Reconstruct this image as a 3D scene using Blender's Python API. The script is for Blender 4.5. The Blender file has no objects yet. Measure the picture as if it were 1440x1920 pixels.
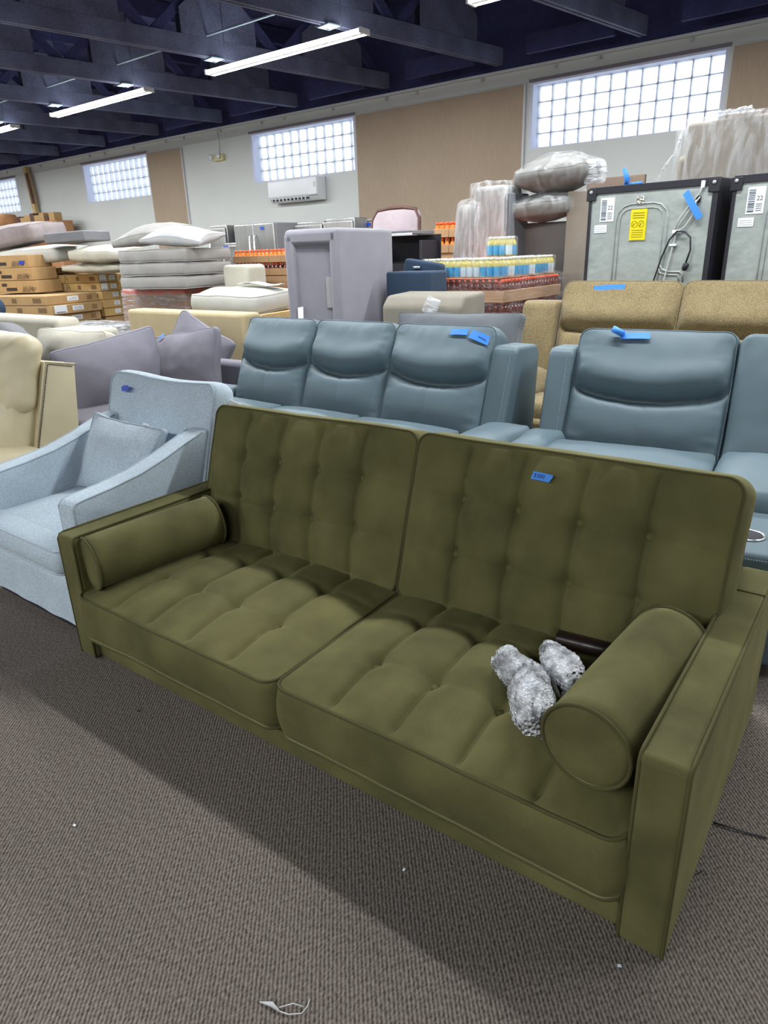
import bpy, bmesh, math, random
from mathutils import Vector, Matrix, Euler, noise
random.seed(7)
R = math.radians
sc = bpy.context.scene
COL = sc.collection
PI = math.pi

# ------------------------------------------------------------------ camera
def make_camera(f_px=1285.0, pitch=20.8, roll=1.86, yaw=38.1, h=1.4):
    p, r, y = R(pitch), R(roll), R(yaw)
    fw = Vector((-math.sin(y)*math.cos(p), math.cos(y)*math.cos(p), -math.sin(p)))
    rt = Vector((math.cos(y), math.sin(y), 0)); up = rt.cross(fw)
    rt, up = rt*math.cos(r)-up*math.sin(r), rt*math.sin(r)+up*math.cos(r)
    cam = bpy.data.cameras.new('camera'); o = bpy.data.objects.new('camera', cam); COL.objects.link(o)
    m = Matrix((rt, up, -fw)).transposed().to_4x4(); m.translation = (0, 0, h)
    o.matrix_world = m
    cam.sensor_fit = 'HORIZONTAL'; cam.sensor_width = 36.0; cam.lens = 36.0*f_px/1440.0
    cam.clip_start = 0.05; cam.clip_end = 200
    sc.camera = o
make_camera()

# ------------------------------------------------------------------ world, exposure
w = bpy.data.worlds.new('sky'); sc.world = w; w.use_nodes = True
bg = w.node_tree.nodes['Background']; bg.inputs[0].default_value = (0.86, 0.93, 1.0, 1); bg.inputs[1].default_value = 4.0
sc.view_settings.view_transform = 'Standard'; sc.view_settings.look = 'None'
sc.view_settings.gamma = 1.0; sc.view_settings.use_curve_mapping = False
sc.view_settings.exposure = 0.0
LAMP_W = 105.0            # watts of one strip fixture
LAMP_COL = (0.95, 0.98, 1.0)
sc.cycles.max_bounces = 7; sc.cycles.diffuse_bounces = 4; sc.cycles.transparent_max_bounces = 12
sc.cycles.transmission_bounces = 6; sc.cycles.sample_clamp_indirect = 6.0
sc.cycles.caustics_reflective = False; sc.cycles.caustics_refractive = False

# ------------------------------------------------------------------ materials
def lin(c):
    return c/12.92 if c <= 0.04045 else ((c+0.055)/1.055)**2.4
def S(r, g, b, k=1.0):
    return (min(1, lin(r/255)*k), min(1, lin(g/255)*k), min(1, lin(b/255)*k), 1)
def newmat(name):
    m = bpy.data.materials.new(name); m.use_nodes = True
    nt = m.node_tree; b = nt.nodes['Principled BSDF']
    return m, nt, b
def N(nt, typ, **kw):
    n = nt.nodes.new(typ)
    for k, v in kw.items():
        if k in n.inputs: n.inputs[k].default_value = v
        else: setattr(n, k, v)
    return n
def plain(name, col, rough=.6, metal=0, spec=.5, emit=None, es=0):
    m, nt, b = newmat(name)
    b.inputs['Base Color'].default_value = col; b.inputs['Roughness'].default_value = rough
    b.inputs['Metallic'].default_value = metal; b.inputs['Specular IOR Level'].default_value = spec
    if emit: b.inputs['Emission Color'].default_value = emit; b.inputs['Emission Strength'].default_value = es
    return m
def fab(name, col, var=.18, blot=6, grain=260, gvar=.18, bump=.15, rough=.9, sheen=.15, stint=(1,1,1,1), srough=.4, spec=.2, stretch=None, bscale=None, bdist=.004, metal=0):
    """cloth, leather, card ...: base colour with large blotches, fine grain and a bump"""
    m, nt, b = newmat(name); L = nt.links.new
    tc = N(nt, 'ShaderNodeTexCoord'); src = tc.outputs['Object']
    if stretch:
        mp = N(nt, 'ShaderNodeMapping'); mp.inputs['Scale'].default_value = stretch; L(src, mp.inputs[0]); fine = mp.outputs[0]
    else: fine = src
    n1 = N(nt, 'ShaderNodeTexNoise', Scale=blot, Detail=3.0); L(src, n1.inputs['Vector'])
    n2 = N(nt, 'ShaderNodeTexNoise', Scale=grain, Detail=2.0); L(fine, n2.inputs['Vector'])
    r1 = N(nt, 'ShaderNodeMapRange'); r1.inputs[1].default_value=.3; r1.inputs[2].default_value=.7; r1.inputs[3].default_value = 1-var; r1.inputs[4].default_value = 1+var; L(n1.outputs[0], r1.inputs[0])
    r2 = N(nt, 'ShaderNodeMapRange'); r2.inputs[1].default_value=.3; r2.inputs[2].default_value=.7; r2.inputs[3].default_value = 1-gvar; r2.inputs[4].default_value = 1+gvar; L(n2.outputs[0], r2.inputs[0])
    mu = N(nt, 'ShaderNodeMath', operation='MULTIPLY'); L(r1.outputs[0], mu.inputs[0]); L(r2.outputs[0], mu.inputs[1])
    vm = N(nt, 'ShaderNodeVectorMath', operation='SCALE'); vm.inputs[0].default_value = col[:3]; L(mu.outputs[0], vm.inputs['Scale'])
    L(vm.outputs[0], b.inputs['Base Color'])
    b.inputs['Roughness'].default_value = rough; b.inputs['Specular IOR Level'].default_value = spec; b.inputs['Metallic'].default_value = metal
    b.inputs['Sheen Weight'].default_value = sheen; b.inputs['Sheen Roughness'].default_value = srough; b.inputs['Sheen Tint'].default_value = stint
    if bump:
        bp = N(nt, 'ShaderNodeBump', Strength=bump, Distance=bdist)
        if bscale:
            n3 = N(nt, 'ShaderNodeTexNoise', Scale=bscale, Detail=4.0); L(fine, n3.inputs['Vector']); L(n3.outputs[0], bp.inputs['Height'])
        else: L(n2.outputs[0], bp.inputs['Height'])
        L(bp.outputs[0], b.inputs['Normal'])
    return m
def film(name, col=(.9,.93,.97,1), alpha=.35, rough=.12, scale=14, stretch=(1,1,.25)):
    """clear wrinkled plastic film: glossy, partly see-through"""
    m, nt, b = newmat(name); L = nt.links.new
    tc = N(nt, 'ShaderNodeTexCoord'); mp = N(nt, 'ShaderNodeMapping'); mp.inputs['Scale'].default_value = stretch; L(tc.outputs['Object'], mp.inputs[0])
    n1 = N(nt, 'ShaderNodeTexNoise', Scale=scale, Detail=5.0, Distortion=1.2); L(mp.outputs[0], n1.inputs['Vector'])
    bp = N(nt, 'ShaderNodeBump', Strength=.9, Distance=.03); L(n1.outputs[0], bp.inputs['Height']); L(bp.outputs[0], b.inputs['Normal'])
    r = N(nt, 'ShaderNodeMapRange'); r.inputs[1].default_value=.4; r.inputs[2].default_value=.7; r.inputs[3].default_value=alpha*.35; r.inputs[4].default_value=min(1,alpha*1.9); L(n1.outputs[0], r.inputs[0])
    L(r.outputs[0], b.inputs['Alpha'])
    b.inputs['Base Color'].default_value = col; b.inputs['Roughness'].default_value = rough; b.inputs['Specular IOR Level'].default_value = .8
    return m
M = {}
M['velvet'] = fab('olive_velvet', S(93,90,56), var=.32, blot=4.5, grain=420, gvar=.1, bump=.08, rough=.9, sheen=.3, stint=S(200,196,140), srough=.3)
M['velvet_pipe'] = fab('olive_piping', S(80,77,48), var=.1, grain=500, gvar=.1, sheen=.1, stint=S(170,165,105))
M['wood_dark'] = plain('dark_stained_wood', S(34,24,20), rough=.3)
M['steel_rod'] = plain('black_steel', S(30,30,28), rough=.4, metal=.6)
M['linen'] = fab('pale_blue_linen', S(176,190,200), var=.05, grain=230, gvar=.16, bump=.2, stretch=(.35,1,1), sheen=.2)
M['linen_pipe'] = fab('pale_blue_piping', S(168,182,192), var=.05, grain=230, gvar=.1)
M['teal'] = fab('slate_blue_leather', S(94,112,120), var=.06, blot=4, grain=900, gvar=.05, bump=.1, rough=.5, sheen=0, spec=.35)
M['teal_stitch'] = plain('pale_thread', S(150,165,172), rough=.8)
M['tan'] = fab('tan_chenille', S(142,127,94), var=.1, blot=9, grain=190, gvar=.42, bump=.5, sheen=.3, bdist=.006)
M['cream_leather'] = fab('cream_leather', S(203,191,158), var=.06, grain=700, gvar=.04, bump=.1, rough=.45, sheen=0, spec=.45)
M['stitch_dark'] = plain('brown_thread', S(60,48,40), rough=.8)
M['lilac'] = fab('lilac_grey_weave', S(128,126,136), var=.06, grain=420, gvar=.18, bump=.2)
M['lilac_dark'] = fab('lilac_grey_seat_weave', S(108,105,112), var=.06, grain=420, gvar=.18)
M['cream'] = fab('cream_cloth', S(187,183,168), var=.06, grain=300, gvar=.08, bump=.12)
M['white_cloth'] = fab('off_white_cloth', S(186,186,179), var=.05, grain=300, gvar=.06, bump=.1)
M['beige'] = fab('beige_cloth', S(190,174,138), var=.06, grain=330, gvar=.12, bump=.15)
M['silver'] = fab('silver_grey_chenille', S(152,150,146), var=.07, grain=260, gvar=.1, bump=.2)
M['pillow_white'] = fab('pale_grey_cotton', S(168,168,168), var=.05, grain=260, gvar=.06, bump=.1)
M['mauve'] = fab('mauve_grey_plush', S(140,130,130), var=.12, grain=240, gvar=.22, bump=.3)
M['charcoal'] = fab('charcoal_weave', S(104,108,112), var=.08, grain=420, gvar=.18, bump=.2)
M['grey_flat'] = fab('slate_grey_cloth', S(120,121,125), var=.05, grain=420, gvar=.12)
M['tallgrey'] = fab('cool_grey_cloth', S(148,147,155), var=.05, grain=420, gvar=.13, bump=.15)
M['taupe'] = fab('taupe_suede', S(142,136,124), var=.08, grain=420, gvar=.14)
M['taupe_board'] = fab('taupe_board', S(140,132,120), var=.05, grain=300, gvar=.1, stretch=(1,1,.15))
M['darkpanel'] = fab('dark_grey_cloth', S(104,104,102), var=.07, grain=420, gvar=.14)
M['stonegrey'] = fab('stone_grey_cloth', S(102,101,96), var=.06, grain=380, gvar=.12)
M['navy'] = fab('navy_cloth', S(52,68,88), var=.08, grain=420, gvar=.14)
M['black_lining'] = plain('black_lining', S(34,34,42), rough=.7)
M['card'] = fab('brown_card', S(176,144,100), var=.06, grain=120, gvar=.06, bump=.05, stretch=(1,1,.2))
M['card2'] = fab('golden_card', S(184,152,98), var=.06, grain=120, gvar=.06, bump=.05, stretch=(1,1,.2))
M['tray'] = fab('tray_card', S(178,142,106), var=.05, grain=120, gvar=.05, bump=.04)
M['print'] = plain('black_print', S(58,48,42), rough=.8)
M['print_soft'] = plain('brown_print', S(120,94,64), rough=.85)
M['paper'] = plain('white_paper', S(232,236,240), rough=.7)
M['bars'] = plain('grey_print', S(90,98,108), rough=.8)
M['tape'] = plain('blue_tape', S(66,142,236), rough=.55)
M['tape_dark'] = plain('deep_blue_tape', S(38,70,180), rough=.55)
M['ink'] = plain('ink', S(40,70,130), rough=.7)
M['orange'] = plain('orange_cap', S(240,96,44), rough=.35)
M['juice'] = plain('red_drink', S(98,40,30), rough=.15)
M['amber'] = plain('orange_drink', S(206,120,44), rough=.15)
M['lemon'] = plain('lemon_drink', S(196,184,104), rough=.12)
M['clearcap'] = plain('white_cap', S(214,216,200), rough=.3)
M['lab_blue'] = plain('sky_blue_label', S(40,160,214), rough=.4)
M['lab_white'] = plain('pale_label', S(206,222,230), rough=.4)
M['film'] = film('stretch_film', alpha=.2, rough=.2)
M['film_heavy'] = film('heavy_stretch_film', alpha=.42, scale=22, stretch=(.3,.3,1.6))
M['film_bag'] = film('clear_bag', alpha=.10, rough=.2, scale=9, stretch=(1,1,.6))
M['film_brown'] = film('film_over_cases', col=(.8,.76,.76,1), alpha=.12, rough=.2, scale=20, stretch=(.3,.3,1.6))
M['film_wrap'] = film('purple_grey_stretch_film', col=(.62,.58,.62,1), alpha=.4, rough=.15, scale=20, stretch=(.3,.3,1.8))
M['film_thin'] = film('thin_film', alpha=.12, rough=.2, scale=20)
M['pine'] = fab('pine_board', S(198,170,122), var=.1, grain=60, gvar=.15, bump=.1, stretch=(.15,1,1), sheen=0)
M['galv'] = fab('galvanised_sheet', S(176,184,180), var=.05, blot=5, grain=30, gvar=.04, rough=.38, sheen=0, spec=.5, bump=.4, bscale=3.2, bdist=.05, metal=.4)
M['black'] = plain('black_plastic', S(38,38,46), rough=.45)
M['foil'] = fab('crumpled_foil', S(214,212,200), grain=70, gvar=.2, bump=1, rough=.2, metal=1, bdist=.01)
M['yellow'] = plain('yellow_label', S(230,214,12), rough=.5)
M['yprint'] = plain('olive_print', S(150,136,14), rough=.6)
M['cable_grey'] = plain('grey_cable', S(196,198,196), rough=.4)
M['chrome'] = plain('bright_steel', S(220,224,224), rough=.22, metal=.9)
M['steel'] = fab('brushed_steel', S(176,176,174), var=.06, blot=3, grain=40, gvar=.08, rough=.32, sheen=0, metal=.85, bump=.05, stretch=(1,1,.05))
M['wall'] = fab('white_wall_paint', S(206,209,205), var=.025, blot=1.2, grain=60, gvar=.02, bump=.05, sheen=0)
M['navy_paint'] = fab('navy_ceiling_paint', S(58,62,100), var=.22, blot=2.2, grain=30, gvar=.12, bump=.15, rough=.85, sheen=0, spec=.25)
M['slate_paint'] = fab('slate_beam_paint', S(92,97,120), var=.25, blot=3, grain=40, gvar=.15, bump=.15, rough=.8, sheen=0, spec=.25)
M['pale_metal'] = plain('pale_plate', S(150,170,186), rough=.4)
M['fibre'] = fab('tan_wall_panel', S(168,150,130), var=.04, blot=1.5, grain=90, gvar=.05, bump=.08, stretch=(1,1,.1), sheen=0)
M['trimgrey'] = plain('pale_grey_trim', S(196,198,200), rough=.6)
M['lintel'] = plain('dull_lintel', S(120,112,120), rough=.8)
M['reveal'] = plain('reveal_paint', S(206,210,228), rough=.7)
M['mortar'] = plain('grey_mortar', S(116,118,134), rough=.8)
M['acwhite'] = plain('white_plastic', S(226,228,230), rough=.3)
M['redbrown'] = fab('red_brown_wood', S(92,66,60), var=.15, grain=60, gvar=.2, stretch=(1,1,.15), sheen=0, rough=.5)
M['pinkgrey'] = fab('pink_grey_velvet', S(164,152,156), var=.08, grain=120, gvar=.08, stretch=(1,1,.08))
M['wicker'] = fab('wicker', S(176,130,92), var=.15, grain=90, gvar=.3)
M['brownboard'] = fab('brown_board', S(122,106,94), var=.08, grain=60, gvar=.1, stretch=(1,1,.2), sheen=0)
M['tube'] = plain('lit_tube', (1,1,1,1), emit=(.93,.97,1,1), es=14)
M['exit'] = plain('yellowed_plastic', S(214,204,150), rough=.5)
M['iron'] = plain('bare_bolt', S(190,190,190), rough=.4, metal=.5)

def glassmat():
    m, nt, b = newmat('glass_block'); L = nt.links.new
    out = nt.nodes['Material Output']
    tr = N(nt, 'ShaderNodeBsdfTransparent'); tr.inputs[0].default_value = (.93,.95,.97,1)
    tl = N(nt, 'ShaderNodeBsdfTranslucent'); tl.inputs[0].default_value = (.95,.97,1,1)
    mx = N(nt, 'ShaderNodeMixShader'); mx.inputs[0].default_value = .4
    L(tr.outputs[0], mx.inputs[1]); L(tl.outputs[0], mx.inputs[2])
    b.inputs['Base Color'].default_value = (.8,.85,.88,1); b.inputs['Roughness'].default_value = .08
    fr = N(nt, 'ShaderNodeFresnel', IOR=1.3)
    m2 = N(nt, 'ShaderNodeMixShader'); L(fr.outputs[0], m2.inputs[0]); L(mx.outputs[0], m2.inputs[1]); L(b.outputs[0], m2.inputs[2])
    L(m2.outputs[0], out.inputs[0]); return m
M['glass'] = glassmat()
def carpetmat():
    m, nt, b = newmat('ribbed_carpet'); L = nt.links.new
    tc = N(nt, 'ShaderNodeTexCoord')
    mp = N(nt, 'ShaderNodeMapping'); mp.inputs['Rotation'].default_value = (0, 0, R(-41)); L(tc.outputs['Object'], mp.inputs[0])
    wv = N(nt, 'ShaderNodeTexWave', Scale=36.0, Distortion=1.6, Detail=2.0); wv.inputs['Detail Scale'].default_value = 2.2; wv.bands_direction = 'X'
    L(mp.outputs[0], wv.inputs['Vector'])
    mp2 = N(nt, 'ShaderNodeMapping'); mp2.inputs['Rotation'].default_value = (0, 0, R(-41)); mp2.inputs['Scale'].default_value = (1, .55, 1); L(tc.outputs['Object'], mp2.inputs[0])
    nz = N(nt, 'ShaderNodeTexNoise', Scale=170.0, Detail=2.0); L(mp2.outputs[0], nz.inputs['Vector'])
    big = N(nt, 'ShaderNodeTexNoise', Scale=1.6, Detail=3.0); L(tc.outputs['Object'], big.inputs['Vector'])
    ad = N(nt, 'ShaderNodeMath', operation='MULTIPLY_ADD'); ad.inputs[1].default_value = 1.0; L(nz.outputs[0], ad.inputs[0])
    sc_ = N(nt, 'ShaderNodeMath', operation='MULTIPLY'); sc_.inputs[1].default_value = .40; L(wv.outputs[1], sc_.inputs[0]); L(sc_.outputs[0], ad.inputs[2])
    cr = N(nt, 'ShaderNodeValToRGB'); e = cr.color_ramp.elements
    e[0].position = .4; e[0].color = S(66,59,54); e[1].position = 1.0; e[1].color = S(134,125,117)
    L(ad.outputs[0], cr.inputs[0])
    rg = N(nt, 'ShaderNodeMapRange'); rg.inputs[3].default_value=.82; rg.inputs[4].default_value=1.16; L(big.outputs[0], rg.inputs[0])
    vm = N(nt, 'ShaderNodeVectorMath', operation='SCALE'); L(cr.outputs[0], vm.inputs[0]); L(rg.outputs[0], vm.inputs['Scale']); L(vm.outputs[0], b.inputs['Base Color'])
    bp = N(nt, 'ShaderNodeBump', Strength=.5, Distance=.004); L(ad.outputs[0], bp.inputs['Height']); L(bp.outputs[0], b.inputs['Normal'])
    b.inputs['Roughness'].default_value = .95; b.inputs['Specular IOR Level'].default_value = .1
    return m
M['carpet'] = carpetmat()
def bubblemat():
    m, nt, b = newmat('bubble_wrap'); L = nt.links.new
    tc = N(nt, 'ShaderNodeTexCoord')
    vo = N(nt, 'ShaderNodeTexVoronoi', Scale=120.0); L(tc.outputs['Object'], vo.inputs['Vector'])
    nz = N(nt, 'ShaderNodeTexNoise', Scale=24.0, Detail=3.0); L(tc.outputs['Object'], nz.inputs['Vector'])
    bp = N(nt, 'ShaderNodeBump', Strength=1.0, Distance=.012); L(vo.outputs['Distance'], bp.inputs['Height']); L(bp.outputs[0], b.inputs['Normal'])
    r = N(nt, 'ShaderNodeMapRange'); r.inputs[1].default_value=.4; r.inputs[2].default_value=.58; r.inputs[3].default_value=.38; r.inputs[4].default_value=1.0; L(nz.outputs[0], r.inputs[0]); L(r.outputs[0], b.inputs['Alpha'])
    b.inputs['Base Color'].default_value = (.88,.91,.95,1); b.inputs['Roughness'].default_value = .08; b.inputs['Specular IOR Level'].default_value = 1.0
    return m
M['bubble'] = bubblemat()

# ------------------------------------------------------------------ mesh helpers
def mesh(name, v, f, mats=None, mi=None, smooth=True, flat=None):
    me = bpy.data.meshes.new(name); me.from_pydata([tuple(p) for p in v], [], f); me.update()
    if mats:
        for m in (mats if isinstance(mats, (list, tuple)) else [mats]): me.materials.append(m)
    n = len(me.polygons)
    if mi: me.polygons.foreach_set('material_index', mi)
    sm = [smooth]*n if flat is None else [not x for x in flat]
    me.polygons.foreach_set('use_smooth', sm)
    bm = bmesh.new(); bm.from_mesh(me); bmesh.ops.recalc_face_normals(bm, faces=bm.faces); bm.to_mesh(me); bm.free()
    return me
_rb = {}
def rbgeo(sx, sy, sz, r, s):
    k = (round(sx,4), round(sy,4), round(sz,4), r, s)
    if k not in _rb:
        bm = bmesh.new(); bmesh.ops.create_cube(bm, size=1)
        for v in bm.verts: v.co = Vector((v.co.x*sx, v.co.y*sy, v.co.z*sz))
        if r > 0:
            bmesh.ops.bevel(bm, geom=bm.edges[:]+bm.verts[:], offset=min(r, .49*min(sx,sy,sz)), segments=s, profile=.5, affect='EDGES')
        bm.verts.index_update()
        v = [p.co.copy() for p in bm.verts]; f = [[q.index for q in p.verts] for p in bm.faces]
        fl = [max(abs(c) for c in p.normal) > .999 for p in bm.faces]
        bm.free(); _rb[k] = (v, f, fl)
    return _rb[k]
class MB:
    def __init__(s): s.v, s.f, s.m, s.fl = [], [], [], []
    def add(s, v, f, m=0, fl=None, xf=None):
        b = len(s.v)
        s.v += [xf @ Vector(p) for p in v] if xf else [Vector(p) for p in v]
        s.f += [[i+b for i in q] for q in f]; s.m += [m]*len(f); s.fl += fl if fl else [False]*len(f); return s
    def box(s, x0, x1, y0, y1, z0, z1, r=0.0, seg=2, m=0, rot=None):
        v, f, fl = rbgeo(x1-x0, y1-y0, z1-z0, r, seg)
        c = Vector(((x0+x1)/2, (y0+y1)/2, (z0+z1)/2))
        xf = Matrix.Translation(c)
        if rot: xf = xf @ Euler(rot).to_matrix().to_4x4()
        return s.add(v, f, m, fl, xf)
    def tube(s, pts, r, n=6, closed=False, m=0):
        pts = [Vector(p) for p in pts]; L = len(pts); V = []; F = []
        rr = r if isinstance(r, (list, tuple)) else [r]*L
        prev = None
        for i, p in enumerate(pts):
            if closed: t = pts[(i+1) % L]-pts[i-1]
            else: t = pts[min(i+1, L-1)]-pts[max(i-1, 0)]
            t = t.normalized() if t.length > 1e-9 else Vector((0, 0, 1))
            if prev is None: a = t.orthogonal().normalized()
            else:
                a = prev-t*prev.dot(t)
                a = a.normalized() if a.length > 1e-6 else t.orthogonal().normalized()
            prev = a; b = t.cross(a)
            for k in range(n):
                q = 2*PI*k/n; V.append(p+(a*math.cos(q)+b*math.sin(q))*rr[i])
        for i in range(L if closed else L-1):
            j = (i+1) % L
            for k in range(n):
                k2 = (k+1) % n; F.append([i*n+k, i*n+k2, j*n+k2, j*n+k])
        if not closed: F.append(list(range(n))[::-1]); F.append([(L-1)*n+k for k in range(n)])
        return s.add(V, F, m)
    def lathe(s, prof, n=12, xf=None, mats=None):
        """prof: (r, z[, material]) from bottom to top"""
        V = []; F = []; base = len(s.v); mi = []
        for pr in prof:
            for k in range(n): q = 2*PI*k/n; V.append((pr[0]*math.cos(q), pr[0]*math.sin(q), pr[1]))
        for i in range(len(prof)-1):
            for k in range(n):
                k2 = (k+1) % n; F.append([i*n+k, i*n+k2, (i+1)*n+k2, (i+1)*n+k]); mi.append(prof[i][2] if len(prof[i]) > 2 else 0)
        F.append(list(range(n))[::-1]); mi.append(prof[0][2] if len(prof[0]) > 2 else 0)
        F.append([(len(prof)-1)*n+k for k in range(n)]); mi.append(prof[-2][2] if len(prof[-2]) > 2 else 0)
        s.add(V, F, 0, None, xf); s.m[-len(F):] = mi; return s
    def prism(s, poly, x0, x1, m=0):
        """polygon in the y-z plane pushed along x"""
        n = len(poly)
        V = [(x0, a, b) for a, b in poly]+[(x1, a, b) for a, b in poly]
        F = [list(range(n))[::-1], list(range(n, 2*n))]+[[i, (i+1) % n, n+(i+1) % n, n+i] for i in range(n)]
        return s.add(V, F, m, [True]*len(F))
    def me(s, name, *mats, smooth=True): return mesh(name, s.v, s.f, list(mats), s.m, smooth, s.fl)
def bevel_me(me, w=.01, seg=3, ang=35):
    """round the hard edges of a finished mesh"""
    bm = bmesh.new(); bm.from_mesh(me); bmesh.ops.remove_doubles(bm, verts=bm.verts, dist=1e-5)
    es = [e for e in bm.edges if len(e.link_faces) == 2 and e.calc_face_angle(0) > R(ang)]
    bmesh.ops.bevel(bm, geom=es, offset=w, segments=seg, profile=.5, affect='EDGES', clamp_overlap=True)
    for f in bm.faces: f.smooth = True
    bm.to_mesh(me); bm.free(); return me
def sstep(a, b, x):
    t = max(0, min(1, (x-a)/(b-a))); return t*t*(3-2*t)
def cush(w, d, eh, ct, cb=None, Rc=.05, p=2.6, bulge=.012, nx=28, ny=20, ns=5, tuft=None, pinch=0.0, nz=0.0, nsc=5.0, seed=0, warp=None, mat=None, name='cushion'):
    """stuffed cushion lying in xy, thickness along z; gives mesh, top rim, bottom rim, height function"""
    cb = ct if cb is None else cb
    def plan(a, b):
        m = max(abs(a), abs(b))
        if m < 1e-9: return Vector((0, 0, 0)), Vector((0, 0, 0))
        qx, qy = a/m*w/2, b/m*d/2; hx, hy = w/2-Rc, d/2-Rc
        cx_, cy_ = max(-hx, min(hx, qx)), max(-hy, min(hy, qy))
        v = Vector((qx-cx_, qy-cy_, 0)); n = v.normalized()
        P = Vector((cx_, cy_, 0))+n*Rc if v.length > 0 else Vector((qx, qy, 0))
        if pinch:
            aa, bb = a/m, b/m
            P.x *= 1-pinch*(1-bb*bb)*abs(aa); P.y *= 1-pinch*(1-aa*aa)*abs(bb)
        return P*m, n
    def zt(x, y):
        a, b = max(-1, min(1, 2*x/w)), max(-1, min(1, 2*y/d))
        z = eh+ct*((1-abs(a)**p)*(1-abs(b)**p))**.8
        if tuft: z -= tuft(x, y)*min(1, (1-max(abs(a), abs(b)))*9)
        return z
    def fin(P):
        if nz:
            q = noise.noise_vector(Vector((P.x*nsc+seed*7.1, P.y*nsc, P.z*nsc+seed))); q2 = noise.noise_vector(Vector((P.x*nsc*3+seed, P.y*nsc*3, P.z*nsc*3)))
            P = P+q*nz+q2*nz*.35
        return warp(P) if warp else P
    V = []; F = []
    idx = {}
    for side in (0, 1):
        for j in range(ny+1):
            for i in range(nx+1):
                a, b = -1+2*i/nx, -1+2*j/ny
                P, n = plan(a, b)
                if side == 0: z = zt(P.x, P.y)
                else:
                    aa, bb = max(-1, min(1, 2*P.x/w)), max(-1, min(1, 2*P.y/d)); z = -eh-cb*((1-abs(aa)**p)*(1-abs(bb)**p))**.8
                idx[(side, i, j)] = len(V); V.append(fin(Vector((P.x, P.y, z))))
        for j in range(ny):
            for i in range(nx):
                q = [idx[(side, i, j)], idx[(side, i+1, j)], idx[(side, i+1, j+1)], idx[(side, i, j+1)]]
                F.append(q if side == 0 else q[::-1])
    ring = [(i, 0) for i in range(nx)]+[(nx, j) for j in range(ny)]+[(nx-i, ny) for i in range(nx)]+[(0, ny-j) for j in range(ny)]
    rows = [[idx[(0, i, j)] for i, j in ring]]
    for s in range(1, ns):
        t = 1-2*s/ns; row = []
        for i, j in ring:
            P, n = plan(-1+2*i/nx, -1+2*j/ny)
            row.append(len(V)); V.append(fin(Vector((P.x, P.y, eh*t))+n*bulge*(1-t*t)))
        rows.append(row)
    rows.append([idx[(1, i, j)] for i, j in ring])
    L = len(ring)
    for r0, r1 in zip(rows[:-1], rows[1:]):
        for k in range(L):
            k2 = (k+1) % L; F.append([r0[k], r1[k], r1[k2], r0[k2]])
    me = mesh(name, V, F, mat)
    return me, [V[k] for k in rows[0]], [V[k] for k in rows[-1]], zt
def pipe_me(*loops, r=.005, mat=None, n=6):
    b = MB()
    for L in loops: b.tube(L, r, n, closed=True)
    return b.me('piping', mat)
# ------------------------------------------------------------------ object helpers
def ob(name, me, par=None, loc=(0,0,0), rot=(0,0,0), mat=None, kind=None, label=None, mx=None):
    o = bpy.data.objects.new(name, me); COL.objects.link(o)
    if mat is not None and not me.materials: me.materials.append(mat)
    if par: o.parent = par
    if mx is not None: o.matrix_basis = mx
    else: o.location = loc; o.rotation_euler = rot
    if kind: o['kind'] = kind
    if label: o['label'] = label
    return o
def tag(o, label, cat, group=None):
    o['label'] = label; o['category'] = cat
    if group: o['group'] = group
    return o
def thing(name, label, cat, loc=(0,0,0), rz=0, group=None, rot=None):
    o = bpy.data.objects.new(name, None); COL.objects.link(o); o.empty_display_size = .1
    o.location = loc; o.rotation_euler = rot if rot else (0, 0, rz)
    return tag(o, label, cat, group)
def dup(root, loc=None, rz=None, label=None, rot=None):
    def cp(o, par):
        c = o.copy(); COL.objects.link(c); c.parent = par
        for ch in list(o.children): cp(ch, c)
        return c
    c = cp(root, None)
    if loc is not None: c.location = loc
    if rz is not None: c.rotation_euler = (0, 0, rz)
    if rot is not None: c.rotation_euler = rot
    if label: c['label'] = label
    return c
def struct(name, me, par=None, **k): return ob(name, me, par, kind='structure', **k)
def bx(x0, x1, y0, y1, z0, z1, mat, r=0.0, seg=2, name='box'): return MB().box(x0, x1, y0, y1, z0, z1, r, seg).me(name, mat)
def TRS(loc, rot=(0,0,0)): return Matrix.Translation(Vector(loc)) @ Euler(rot).to_matrix().to_4x4()
_tx = {}
def text_me(s, size, mat):
    k = (s, size, mat.name)
    if k not in _tx:
        cu = bpy.data.curves.new('lettering', 'FONT'); cu.body = s; cu.size = size; cu.extrude = .0003; cu.align_x = 'CENTER'; cu.align_y = 'CENTER'; cu.resolution_u = 2
        o = bpy.data.objects.new('lettering', cu); COL.objects.link(o)
        bpy.context.view_layer.update()
        me = bpy.data.meshes.new_from_object(o.evaluated_get(bpy.context.evaluated_depsgraph_get()))
        me.materials.clear(); me.materials.append(mat)
        bpy.data.objects.remove(o); _tx[k] = me
    return _tx[k]
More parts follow.
